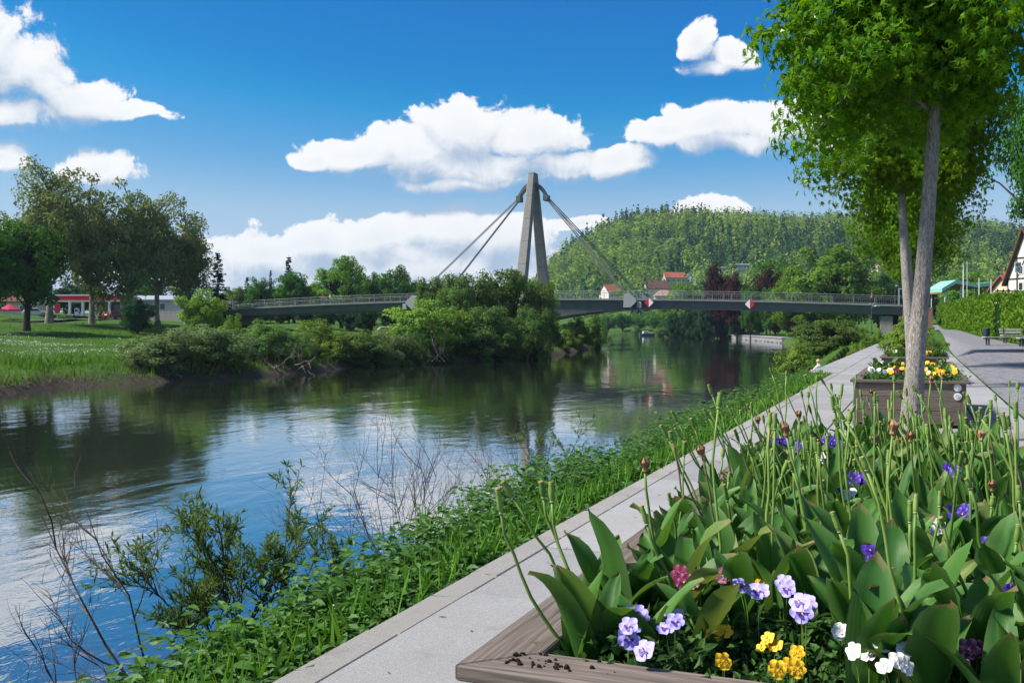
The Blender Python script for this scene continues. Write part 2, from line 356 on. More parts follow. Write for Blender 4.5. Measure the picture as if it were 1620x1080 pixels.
def b_tulip(k):
    at = k.n('ShaderNodeAttribute', attribute_name='tint'); lv = k.n('ShaderNodeAttribute', attribute_name='across'); oi = k.n('ShaderNodeObjectInfo')
    r = oi.outputs['Random']
    c = k.mix(r, (.034,.118,.018), (.100,.240,.036))
    c = k.mix(k.ramp(k.noise(14, 4, .6, k.coords('Object')), .35, .7, 0, .5), c, (.034,.125,.030))
    s = k.n('ShaderNodeMath', {0: k.n('ShaderNodeMath', {0: lv.outputs['Fac'], 1: 42.0}, operation='MULTIPLY').outputs[0]}, operation='SINE').outputs[0]
    c = k.mix(k.ramp(s, -1, 1, 0, .03), c, (.09,.22,.04))
    c = k.mix(at.outputs['Fac'], c, (.22,.32,.12))
    alo = k.n('ShaderNodeAttribute', attribute_name='along'); wig = k.noise(30, 3, .6, k.coords('Object'))
    tip = k.ramp(k.n('ShaderNodeMath', {0: alo.outputs['Fac'], 1: k.n('ShaderNodeMath', {0: wig, 1: .25}, operation='MULTIPLY').outputs[0]}, operation='ADD').outputs[0], 1.03, 1.10, 0, .85); sel = k.ramp(k.n('ShaderNodeMath', {0: k.n('ShaderNodeMath', {0: r, 1: 7.3}, operation='MULTIPLY').outputs[0]}, operation='FRACT').outputs[0], .45, .6, 0, 1)
    c = k.mix(k.n('ShaderNodeMath', {0: tip, 1: sel}, operation='MULTIPLY').outputs[0], c, (.22,.16,.07))
    spots = k.ramp(k.noise(55, 2, .5, k.coords('Object')), .70, .76, 0, .5); c = k.mix(spots, c, (.16,.19,.06))
    old = k.ramp(r, .88, .96, 0, .75); c = k.mix(old, c, (.17,.20,.055))
    n = k.bump(s, .05, .0015)
    d = k.pbr(c, .48, .22, normal=n)
    t = k.n('ShaderNodeBsdfTranslucent', {'Color': k.n('ShaderNodeHueSaturation', {'Hue': .48, 'Saturation': 1.1, 'Value': 1.5, 'Color': c}).outputs[0]}).outputs[0]
    return k.n('ShaderNodeMixShader', {0: .25, 1: d, 2: t}).outputs[0]
mat('tulip_leaf', b_tulip)
def b_stem(k):
    oi = k.n('ShaderNodeObjectInfo'); r = oi.outputs['Random']
    c = k.mix(r, (.090,.200,.026), (.200,.310,.050)); c = k.mix(k.ramp(k.noise(9, 4, .6, k.coords('Object')), .4, .7, 0, .6), c, (.10,.16,.04))
    return k.pbr(c, .5, .4)
mat('tulip_stem', b_stem); plain('stem_brown', (.17,.12,.065), .7, .3, vary=.3, scale=20); plain('stem_scar', (.30,.38,.16), .6, .3); plain('stigma', (.24,.21,.06), .7, .3, vary=.3, scale=60)
M = MAT

# ------------------------------------------------------------------ terrain
WZ = -2.5
def wpt(x, y):
    d = F_PX*(EYE-WZ)/(y-HY); return cw((x-CX)/F_PX*d, d)
LEFT = np.array([cw(-75, 2), cw(-58, 22)] + [wpt(*p) for p in ((-420,668),(-200,640),(0,624),(105,611),(210,607),(300,601),(430,594),(520,586),(600,577),(640,574),(700,573),(760,572),(850,567),(890,560),(930,553),(964,546),(972,540),(966,534),(982,530.3))])
RIGHT = np.array([(-7.0,-60),(-7.0,-10),(-6.9,14),(-7,30),(-7.6,60),(-10,95),(-15,140),(-19,176), wpt(1238,543), wpt(1200,539.2), wpt(1157,536), wpt(1120,534), wpt(1075,531.8), wpt(1035,530.4), wpt(1000,529.6)])
POLY = np.vstack([LEFT, RIGHT[::-1]])
def seg_dist(P, line):
    best = np.full(len(P), 1e9)
    for a, b in zip(line[:-1], line[1:]):
        ab = b-a; t = np.clip(((P-a)@ab)/(ab@ab), 0, 1); best = np.minimum(best, np.hypot(*(P-(a+t[:, None]*ab)).T))
    return best
def in_poly(P, poly):
    r = np.zeros(len(P), bool); n = len(poly)
    for i in range(n):
        a, b = poly[i], poly[(i+1) % n]
        c = ((a[1] > P[:, 1]) != (b[1] > P[:, 1])) & (P[:, 0] < (b[0]-a[0])*(P[:, 1]-a[1])/(b[1]-a[1]+1e-12)+a[0]); r ^= c
    return r
def sstep(x, a, b): t = np.clip((x-a)/(b-a), 0, 1); return t*t*(3-2*t)
RIDGE_X = [700,760,800,840,870,900,950,1000,1050,1100,1150,1200,1260,1330,1400,1500,1600,1750,2100,2600]
RIDGE_Y = [505,498,484,454,430,402,372,355,347,345,346,348,350,347,351,364,372,385,415,450]
def vnoise(x, y, s, seed=0):
    x = x/s + seed*17.3; y = y/s - seed*9.1; i, j = np.floor(x), np.floor(y); u, v = x-i, y-j
    def h(a, b): q = np.sin(a*127.1+b*311.7+seed*3.7)*43758.5453; return q-np.floor(q)
    u = u*u*(3-2*u); v = v*v*(3-2*v)
    return (h(i,j)*(1-u)+h(i+1,j)*u)*(1-v)+(h(i,j+1)*(1-u)+h(i+1,j+1)*u)*v
def ramp_z(s): return np.clip(.019*(s-36)*sstep(s, 30, 50), 0, 3.6)
def rw(x, y): a = 1.45-1.2*sstep(y, 45, 100); return sstep(x, a, a+1.1)
def ground_z(P, want_mud=False):
    P = np.atleast_2d(np.asarray(P, float)); x, y = P[:, 0], P[:, 1]
    X = x*CT + y*ST; Z = -x*ST + y*CT; d = np.hypot(x, y)
    dl, dr = seg_dist(P, LEFT), seg_dist(P, RIGHT); ins = in_poly(P, POLY)
    zl = np.interp(dl, [0,.5,1.2,4,9,26,43,56,64,70,110,150,400], [-2.5,-2.1,-1.75,-1.5,-1.45,-.75,.05,.8,1.75,2.0,3.5,4,5])
    zl = zl + (vnoise(x, y, 2.2, 1)-.5)*.55*sstep(dl, .3, 2)*(1-.8*sstep(dl, 14, 30)) + (vnoise(x, y, 7, 2)-.5)*.5*sstep(dl, 2, 8)
    zn = np.interp(dr, [0,1.5,3.6,4.2,30], [-2.5,-1.6,-.32,-.13,-.13])
    zf = np.interp(dr, [0,.6,12,50,100,200,400], [-2.5,-1.4,-1.1,2,3.5,6,10])
    w = sstep(y, 92, 135)*1.0
    zr = zn*(1-w) + zf*w
    zr = zr + ramp_z(y)*rw(x, y)*(1-sstep(y, 150, 220)) + (vnoise(x, y, 1.4, 3)-.5)*.3*sstep(dr, .4, 1.5)*(1-sstep(x, -3.6, -3.05))
    steps = (y > 33) & (y < 88.5) & (x > -5.6) & (x < -2.55); zr = np.where(steps, np.minimum(zr, -1.62), zr)
    bankside = (y < 95) & (x > -2.95); zr = np.where(bankside, np.minimum(zr, -.13+ramp_z(y)*rw(x, y)), zr)
    z = np.where(dl < dr, zl, zr)
    z = np.where((y > 300) & (~ins) & (dl > 60) & (dr > 60), np.maximum(z, 3.5), z)
    z = np.where(ins, -2.5-np.minimum(2, .6*np.minimum(dl, dr)), z)
    pxx = np.where(Z > 1, CX + F_PX*X/np.maximum(Z, 1), 5000)
    rid = (HY-np.interp(pxx, RIDGE_X, RIDGE_Y))/F_PX*1000 + EYE - 12
    hz = rid*sstep(Z, 445, 1000)*(1-.25*sstep(Z, 1000, 2200)) + (vnoise(x, y, 120, 5)-.5)*16*sstep(Z, 430, 600)*np.clip(rid/60, 0, 1)
    z = np.where((Z > 445) & (pxx > 690) & (pxx < 4000) & ~ins, np.maximum(z, hz), z)
    if want_mud:
        mud = np.where(dl < dr, 1-sstep(dl, .5, 1.5), (1-sstep(dr, .4, 1.4))*.7); mud = np.where(ins, 1, mud); mud = np.where((d > 190) & ~ins, 0, mud)
        return z, mud
    return z
def gz(x, y): return float(ground_z([(x, y)])[0])
ang = np.concatenate([np.arange(-180, -36, 4.0), np.arange(-36, 36.01, .17), np.arange(40, 180, 4.0)])
rad = [0.8]
while rad[-1] < 7000: rad.append(rad[-1]*1.024)
rad = np.array(rad)
A, R = np.meshgrid(np.radians(ang), rad, indexing='ij')
GX = (np.sin(A)*R)*CT - (np.cos(A)*R)*ST; GY = (np.sin(A)*R)*ST + (np.cos(A)*R)*CT
gp = np.stack([GX.ravel(), GY.ravel()], 1); zz, mud = ground_z(gp, True)
na, nr = A.shape; idx = np.arange(na*nr).reshape(na, nr)
fi = np.roll(idx, -1, axis=0)
quads = np.stack([idx[:, :-1], fi[:, :-1], fi[:, 1:], idx[:, 1:]], -1).reshape(-1, 4)
me = np_mesh('ground', np.column_stack([gp, zz]), quads, M['ground'], attrs={'mud': mud}, smooth=True)
obj('ground', me, kind='structure')
wb = MB(); wb.add([(-400,-80,WZ),(40,-80,WZ),(40,520,WZ),(-400,520,WZ)], [(0,1,2,3)]); obj('river_water', wb.mesh('river_water', M['water']), kind='structure')

# ------------------------------------------------------------------ leaf scatter
def tmpl(name):
    if name == 'card': V = [(0,0,0),(.42,.5,.10),(0,1,0),(-.42,.5,.10)]; Fc = [(0,1,2),(0,2,3)]
    elif name == 'lance': V = [(0,0,0),(.11,.45,.03),(0,1,-.06),(-.11,.45,.03)]; Fc = [(0,1,2),(0,2,3)]
    elif name == 'blade': V = [(-.06,0,0),(.06,0,0),(.0,1,.12)]; Fc = [(0,1,2)]
    elif name == 'nettle': V = [(0,0,0),(.26,.28,.07),(.20,.65,.05),(0,1,-.12),(-.20,.65,.05),(-.26,.28,.07),(0,.5,-.02)]; Fc = [(0,1,6),(1,2,6),(2,3,6),(3,4,6),(4,5,6),(5,0,6)]
    elif name == 'star':
        V = [(0,.30,0)]; 
        for i in range(5):
            a = math.radians(-110+55*i+90); L = (.42,.62,.70,.62,.42)[i]
            V.append((L*math.cos(a), .30+L*math.sin(a), -.10))
            if i < 4: b = a+math.radians(27.5); V.append((.20*math.cos(b), .30+.20*math.sin(b), .04))
        V.append((0, 0, 0)); n = len(V); Fc = [(0, i, i+1) for i in range(1, n-1)] + [(0, n-1, 1)]
    return np.array(V, float), np.array(Fc)
TM = {n: tmpl(n) for n in ('card','lance','blade','nettle','star')}
def unit(v): return v/np.maximum(np.linalg.norm(v, axis=-1, keepdims=True), 1e-9)
def leaf_np(t, P, Y, Nn, size, tint, jit=.0):
    V, Fc = TM[t]; P = np.asarray(P); Y = unit(Y); X = unit(np.cross(Y, Nn)); Zv = np.cross(X, Y)
    S = np.asarray(size)[:, None, None]
    out = P[:, None, :] + S*(V[None, :, 0:1]*X[:, None, :] + V[None, :, 1:2]*Y[:, None, :] + V[None, :, 2:3]*Zv[:, None, :])
    n, k = len(P), len(V)
    Fo = (Fc[None] + (np.arange(n)*k)[:, None, None]).reshape(-1, 3)
    return out.reshape(-1, 3), Fo, np.repeat(tint, k)
def rdir(n): return unit(rng.normal(size=(n, 3)))
def merge(parts):
    Vs, Fs, Ts, o = [], [], [], 0
    for V, Fc, T in parts: Vs.append(V); Fs.append(Fc+o); Ts.append(T); o += len(V)
    return np.vstack(Vs), np.vstack(Fs), np.concatenate(Ts)

def grow_tree(name, leaf_mat, bark, H, base, rx, rz, cz, nclump, cr, nleaf, lsize, t='card', tr=.3, droop=0.0, lean=(0,0), flat=.72, top=0.85, hollow=.55, seed=1, spread=1.0, lobes=.25, ret_leaves=False, nlimb=None, stems=1, limb0=.85, clear=0):
    """trunk + limbs mesh and crown mesh; clumps of leaf faces sit at the ends of limbs"""
    global rng
    rng = np.random.default_rng(seed)
    C = []; tries = 0; amp = rng.uniform(.75, 1.1, 12); ph = rng.uniform(0, 6.28, 12)
    while len(C) < nclump and tries < nclump*60:
        tries += 1
        v = rdir(1)[0]; u = rng.uniform(hollow, 1.0)
        a = math.atan2(v[1], v[0]); k = 1+lobes*math.sin(3*a+ph[0]+2.5*v[2])*amp[0]+lobes*.6*math.sin(5*a+ph[1]-4*v[2])
        p = np.array([v[0]*rx*u*k, v[1]*rx*u*k, cz+v[2]*rz*u*(1+.4*(k-1))])
        if p[2] < base or (clear and math.hypot(p[0], p[1]) < 1.15 and p[2] < clear): continue
        if C and min(np.linalg.norm((p-c)/np.array([1,1,.8])) for c in C) < cr*.62*spread: 
            if rng.random() < .85: continue
        C.append(p)
    C = np.array(C); mb = MB()
    def trunk_at(z): f = max(0, min(1, z/H)); return Vector((lean[0]*f + .15*tr*math.sin(z*.9+seed), lean[1]*f + .15*tr*math.cos(z*.7+seed), z))
    zt = H*top
    for s_ in range(stems):
        off = Vector((0,0,0)) if stems == 1 else Vector((math.cos(s_*2.4+seed), math.sin(s_*2.4+seed), 0))
        pts = [trunk_at(zt*i/9) + off*(rx*.12+rx*.35*(i/9)**1.3 if stems > 1 else 0) for i in range(10)]
        mb.tube([Vector((pts[0].x, pts[0].y, -.4))]+pts, [tr*1.35]+[tr*(1.22 if i == 0 else 1)*(1-.78*i/9) for i in range(10)], 10)
    order = np.argsort(-C[:, 2]); lim = order if nlimb is None else order[:nlimb]
    for i in lim:
        c = Vector(C[i]); hd = math.hypot(c.x, c.y); z0 = min(max(c.z-hd*(.75+.3*rng.random()), base*limb0+(rng.random()*1.6 if clear else 0)), zt*.97); s0 = trunk_at(z0)
        if stems > 1: s0 = Vector((c.x*.25, c.y*.25, c.z*.2))
        mid = s0.lerp(c, .5) + Vector((rng.normal()*.06, rng.normal()*.06, .12))*hd*(1 if droop >= 0 else 1)
        r0 = min(tr*.42, .035+.018*(c-s0).length)*(tr/.3)**.5
        q = [s0.lerp(mid, .5)+Vector((0,0,.02*hd)), mid.lerp(c, .5)+Vector((0,0,.03*hd))]
        mb.tube([s0, q[0], mid, q[1], c], [r0, r0*.8, r0*.6, r0*.42, r0*.15], 5, cap=False)
    parts = []
    for c in C:
        n = int(nleaf*rng.uniform(.7, 1.3)); dv = rdir(n); rr = cr*rng.uniform(.8, 1.25)*rng.uniform(.25, 1, n)**.45
        P = c + dv*rr[:, None]*np.array([1, 1, flat]); P[:, 2] -= droop*rr*rng.uniform(0, 1, n)
        oc = unit((P-np.array([0, 0, cz]))/np.array([rx, rx, rz])); out = unit(dv*.5 + oc*.7 + np.array([0, 0, .5]) + rng.normal(size=(n, 3))*.38)
        Y = unit(np.cross(out, rdir(n)) + np.array([0, 0, -droop*1.2])); 
        parts.append(leaf_np(t, P, Y, out, lsize*rng.uniform(.7, 1.25, n), np.clip(rng.normal(.45, .25, n)+rng.normal()*.12, 0, 1)))
    V, Fc, T = merge(parts)
    wood = mb.mesh(name+'_trunk', M[bark], smooth=True); crown = np_mesh(name+'_crown', V, Fc, M[leaf_mat], T)
    return wood, crown
def put_tree(name, meshes, loc, label, cat='tree', group=None, rz=0.0, s=1.0, parts=('trunk', 'crown')):
    e = empty(name, loc, label, cat, group, rz, s)
    obj(parts[0], meshes[0], e); obj(parts[1], meshes[1], e); return e
def at(x, d, y=None):               # standing on the ground at photo column x, distance d
    wx, wy = cw((x-CX)/F_PX*d, d); return Vector((wx, wy, gz(wx, wy)-.05))

# ------------------------------------------------------------------ promenade, steps, cobbled road
def slab_mesh(lx, ly, lz, bev=.006):
    b = MB(); b.box((0,0,-lz/2), (lx,ly,lz)); return b.mesh('slab', M['granite'], bevel=bev)
pm = MB(); pm.box((-.52, 46, -.16), (4.1, 110, .13)); promenade = obj('promenade', pm.mesh('promenade', M['mud']), kind='structure')
rows = [(-2.351, -1.24), (-1.235, -.05), (-.045, .80), (.805, 1.545)]
slab_cache = {}
for ri, (a, b) in enumerate(rows):
    y = -4.0 - ri*.47; n = 0
    while y < 96:
        L = (1.45, 1.75, 1.25, 1.6)[(n*3+ri) % 4]; key = (ri, L)
        if key not in slab_cache: slab_cache[key] = slab_mesh(b-a-.014, L-.018, .10)
        o = obj('paving_slab', slab_cache[key], promenade, loc=((a+b)/2, y+L/2, rng.uniform(-.0025, .0025)))
        y += L; n += 1
kb = MB(); kb.box((.03,0,-.11), (.19,1.19,.22)); kerb_me = kb.mesh('kerb', M['kerb_stone'], bevel=.012)
for i in range(31 if True else 0):
    obj('kerb_stone', kerb_me, promenade, loc=(-2.473, -3.5+i*1.2, -.004+rng.uniform(-.003, .003)))
# broad stone steps going down to the river beyond the second planter
stp = MB(); stp.box((-3.75, 60.8, -1.75), (2.3, 54.5, .5)); steps = obj('river_steps', stp.mesh('river_steps', M['mud']), kind='structure')
lev = [(-2.37, -3.32, -.0), (-3.32, -4.04, -.40), (-4.04, -4.76, -.80), (-4.76, -5.45, -1.20)]
for li, (xa, xb, z) in enumerate(lev):
    bm_ = MB(); bm_.box((0,0,-.26), (abs(xb-xa)+.02, 2.38, .52)); me_ = bm_.mesh('step_block', M['granite'], bevel=.012)
    end = (88, 84, 80, 76)[li]; y = 33.6
    while y < end:
        obj('step_block', me_, steps, loc=((xa+xb)/2, y+1.2, z-.006+rng.uniform(-.004, .004))); y += 2.4
HEDGE_S = [-30, 20, 56, 77, 109, 163, 230]; HEDGE_T = [9.5, 8.2, 5.6, 3.9, 2.75, 2.2, 2.2]
def hedge_t(s): return np.interp(s, HEDGE_S, HEDGE_T)
ys = np.concatenate([np.arange(-12, 60, 1.0), np.arange(60, 172, 2.0)]); nx = 10; GV = []
for yv in ys:
    x1 = hedge_t(yv)-.1
    for i in range(nx+1): GV.append((1.60+(x1-1.60)*i/nx, yv))
GV = np.array(GV); gzz = ground_z(GV)+.105
q = np.array([(r*(nx+1)+c, r*(nx+1)+c+1, (r+1)*(nx+1)+c+1, (r+1)*(nx+1)+c) for r in range(len(ys)-1) for c in range(nx)])
def b_cob(k):
    w = k.wpos(); br = k.n('ShaderNodeTexBrick', {'Vector': w, 'Scale': 1.0, 'Mortar Size': .012, 'Brick Width': .2, 'Row Height': .12, 'Color1': (.165,.165,.185,1), 'Color2': (.255,.255,.275,1), 'Mortar': (.10,.10,.09,1)})
    c = k.mix(k.ramp(k.noise(1.1, 6, .65, w), .35, .7, 0, .5), br.outputs['Color'], (.20,.195,.20))
    return k.pbr(c, .85, .25, normal=k.bump(br.outputs['Fac'], -.5, .01))
mat('cobbles', b_cob)
road = obj('cobbled_road', np_mesh('cobbled_road', np.column_stack([GV, gzz]), q, M['cobbles'], smooth=True), kind='structure')
CV, CF, CT_ = [], [], []
r2 = np.random.default_rng(3)
for ri, yv in enumerate(np.arange(9, 50, .128)):
    xs = np.arange(1.62+(ri % 2)*.1, min(hedge_t(yv)-.2, 6.5), .205); n = len(xs)
    hx = .095*r2.uniform(.88, 1, n); hy = np.full(n, .056); zt = r2.uniform(.006, .016, n)
    zc = ground_z(np.column_stack([xs+.09, np.full(n, yv)]))+.105
    for i in range(n):
        x0, x1, y0, y1 = xs[i]+.09-hx[i], xs[i]+.09+hx[i], yv-hy[i], yv+hy[i]; o = len(CV)
        CV += [(x0,y0,zc[i]-.02),(x1,y0,zc[i]-.02),(x1,y1,zc[i]-.02),(x0,y1,zc[i]-.02)] + [(x0+.008,y0+.008,zc[i]+zt[i]),(x1-.008,y0+.008,zc[i]+zt[i]),(x1-.008,y1-.008,zc[i]+zt[i]),(x0+.008,y1-.008,zc[i]+zt[i])]
        CF += [(o+4,o+5,o+6,o+7),(o,o+1,o+5,o+4),(o+1,o+2,o+6,o+5),(o+2,o+3,o+7,o+6),(o+3,o,o+4,o+7)]; CT_ += [r2.random()]*8
def b_pav(k):
    at_ = k.n('ShaderNodeAttribute', attribute_name='tint'); w = k.wpos(); c = k.mix(at_.outputs['Fac'], (.15,.15,.17), (.28,.28,.30))
    c = k.mix(k.ramp(k.noise(1.1, 6, .65, w), .35, .7, 0, .5), c, (.22,.215,.215)); return k.pbr(c, .8, .3, normal=k.bump(k.noise(60, 4, .7, w), .4, .004))
mat('setts', b_pav)
obj('paving_setts', np_mesh('paving_setts', CV, CF, M['setts'], CT_), road, kind='stuff')

# ------------------------------------------------------------------ bridge
BO = cw(3.4, 161.0); PH = math.radians(19)
BANG = TH - PH                                            # direction of the bridge axis in the world
def deck_z(l): return 5.7 - 1.4*(l/57.0)**2
def girder(l): return 1.4 + (2.5*(1-abs(l)/23)**2 if abs(l) < 23 else 0)
bridge = empty('cable_stayed_bridge', (BO[0], BO[1], 0), 'grey cable-stayed bridge with concrete A-shaped pylon crossing the river', 'bridge', rz=BANG)
# local frame: +x along the bridge to the right bank, -y towards the camera
ls = np.linspace(-60, 55.5, 78); b = MB()
sec = [[Vector((l,-4.7,deck_z(l)-.25)), Vector((l,-4.5,deck_z(l)-girder(l))), Vector((l,4.5,deck_z(l)-girder(l))), Vector((l,4.7,deck_z(l)-.25))] for l in ls]
for i in range(len(ls)-1):
    A_, B_ = sec[i], sec[i+1]
    b.add(A_+B_, [(0,1,5,4),(1,2,6,5),(2,3,7,6),(3,0,4,7)])
b.add(sec[0], [(0,1,2,3)]); b.add(sec[-1], [(3,2,1,0)]); obj('girder', b.mesh('girder', M['steel_green']), bridge)
b = MB()
for i in range(len(ls)-1):
    a0, a1 = ls[i], ls[i+1]; z0, z1 = deck_z(a0), deck_z(a1)
    A_ = [Vector((a0,-5.15,z0-.24)), Vector((a0,5.15,z0-.24)), Vector((a0,5.15,z0)), Vector((a0,-5.15,z0))]; B_ = [Vector((a1,v.y,v.z-z0+z1)) for v in A_]
    b.add(A_+B_, [(0,1,5,4),(1,2,6,5),(2,3,7,6),(3,0,4,7)])
obj('deck_slab', b.mesh('deck_slab', M['deck_edge']), bridge)
for side in (-1, 1):
    yy = side*5.0
    for rz_ in (1.18, .92, .12):
        b = MB(); b.tube([(l, yy, deck_z(l)+rz_) for l in ls], .03 if rz_ > 1 else .012, 4); obj('handrail' if rz_ > 1 else 'rail', b.mesh('rail', M['railing_paint']), bridge)
    b = MB(); pb = MB(); pb.box((0,0,.6), (.05,.05,1.2)); pme = pb.mesh('post', M['railing_paint'])
    for l in np.arange(-59, 55, 3.0): obj('railing_post', pme, bridge, loc=(l, yy, deck_z(l)))
    for l in np.arange(-59.5, 55, .30): b.box((l, yy, deck_z(l)+.52), (.014,.014,.8))
    obj('balusters', b.mesh('balusters', M['railing_paint']), bridge, kind='stuff')
for side in (-1, 1):
    b = MB(); rows_ = [(-4.0, 8.7, .90, .80), (8, 5.95, .84, .74), (18, 2.75, .70, .62), (26.1, .42, .56, .50)]
    rings = []
    for z, yo, hx, hy in rows_:
        c = .16; rings.append([Vector((sx, side*yo+sy, z)) for sx, sy in ((-hx+c,-hy),(hx-c,-hy),(hx,-hy+c),(hx,hy-c),(hx-c,hy),(-hx+c,hy),(-hx,hy-c),(-hx,-hy+c))])
    for A_, B_ in zip(rings[:-1], rings[1:]): b.add(A_+B_, [(i, (i+1) % 8, 8+(i+1) % 8, 8+i) for i in range(8)])
    b.add(rings[-1], [tuple(range(8))]); obj('pylon_leg', b.mesh('pylon_leg', M['concrete']), bridge)
b = MB(); b.box((0,0,24.0), (.9,1.3,3.4)); obj('pylon_head', b.mesh('pylon_head', M['concrete'], bevel=.08), bridge)
for sx in (-1, 1):
    b = MB()
    for yo in (-.42, .42):
        P = [(sx*(.35+.22*i), yo, 24.3-.02*i-.022*i*i) for i in range(11)]
        for p, q2 in zip(P[:-1], P[1:]):
            b.extrude([Vector((p[0],p[1]-.24,p[2]-.42)), Vector((p[0],p[1]+.24,p[2]-.42)), Vector((p[0],p[1]+.24,p[2]+.25)), Vector((p[0],p[1]-.24,p[2]+.25))], [Vector((q2[0],q2[1]-.24,q2[2]-.42)), Vector((q2[0],q2[1]+.24,q2[2]-.42)), Vector((q2[0],q2[1]+.24,q2[2]+.25)), Vector((q2[0],q2[1]-.24,q2[2]+.25))])
    b.box((sx*2.3, 0, 22.0), (.7, 1.7, .9)); obj('cable_saddle', b.mesh('cable_saddle', M['steel_green']), bridge)
    for sy in (-1, 1):
        la = sx*(17.2 if sx > 0 else 18.8); A_ = Vector((sx*2.3, sy*.42, 22.1)); B_ = Vector((la, sy*5.6, deck_z(la)-.1))
        for o_ in (-.17, .17):
            b = MB(); b.tube([A_+Vector((0,o_*.6,o_)), B_+Vector((0,o_*.6,o_))], .085, 6); obj('stay_cable', b.mesh('stay_cable', M['cable']), bridge)
        b = MB(); z = deck_z(la)
        b.extrude([Vector((la-sx*1.0,sy*5.25,z-1.35)), Vector((la+sx*.1,sy*5.25,z-1.35)), Vector((la+sx*1.0,sy*5.25,z-.5)), Vector((la+sx*1.0,sy*5.25,z-.2)), Vector((la-sx*.1,sy*5.25,z+.85)), Vector((la-sx*.9,sy*5.25,z+.6))],
                  [Vector((la-sx*1.0,sy*6.0,z-1.35)), Vector((la+sx*.1,sy*6.0,z-1.35)), Vector((la+sx*1.0,sy*6.0,z-.5)), Vector((la+sx*1.0,sy*6.0,z-.2)), Vector((la-sx*.1,sy*6.0,z+.85)), Vector((la-sx*.9,sy*6.0,z+.6))])
        b.box((la+sx*1.35, sy*5.5, z-.95), (.7,.5,.9)); obj('cable_anchor', b.mesh('cable_anchor', M['anchor_paint'], bevel=.03), bridge)
b = MB(); b.box((53.4, -1.5, 1.3), (1.7, 5.5, 3.1)); obj('pier', b.mesh('pier', M['concrete'], bevel=.05), bridge)
b = MB(); b.box((-56.5, 0, 1.6), (3.2, 8.4, 3.0)); obj('pier', b.mesh('pier', M['concrete'], bevel=.05), bridge)
b = MB(); b.box((57.4, 2.0, 1.4), (3.8, 15, 5.2)); b.box((56.2, 4.2, 2.1), (5, 6, 1.8)); obj('abutment', b.mesh('abutment', M['brick']), bridge)
b = MB(); b.box((-67, 0, 1.8), (14, 11, 4.6)); obj('abutment', b.mesh('abutment', M['concrete']), bridge)
def sign(l, flip, lab):
    z = deck_z(l); o = Matrix.Rotation(BANG, 4, 'Z') @ Vector((l, -5.45, z-.55)) + Vector((BO[0], BO[1], 0))
    e = empty('navigation_sign', o, lab, 'sign', 'diamond signs on the bridge', rz=BANG)
    h = .70
    for s_, m_ in ((-1, 'red_paint' if not flip else 'white_paint'), (1, 'white_paint' if not flip else 'red_paint')):
        b = MB(); b.extrude([Vector((0,-.03,h)), Vector((s_*h,-.03,0)), Vector((0,-.03,-h))], [Vector((0,.03,h)), Vector((s_*h,.03,0)), Vector((0,.03,-h))]); obj('half_panel', b.mesh('half_panel', M[m_]), e)
    b = MB(); b.box((0,.18,0), (.08,.36,.9)); obj('bracket', b.mesh('bracket', M['metal_dark']), e)
sign(20.0, False, 'red and white diamond sign beside the cable anchor on the bridge'); sign(34.8, True, 'white and red diamond sign at mid-span away from the cables')

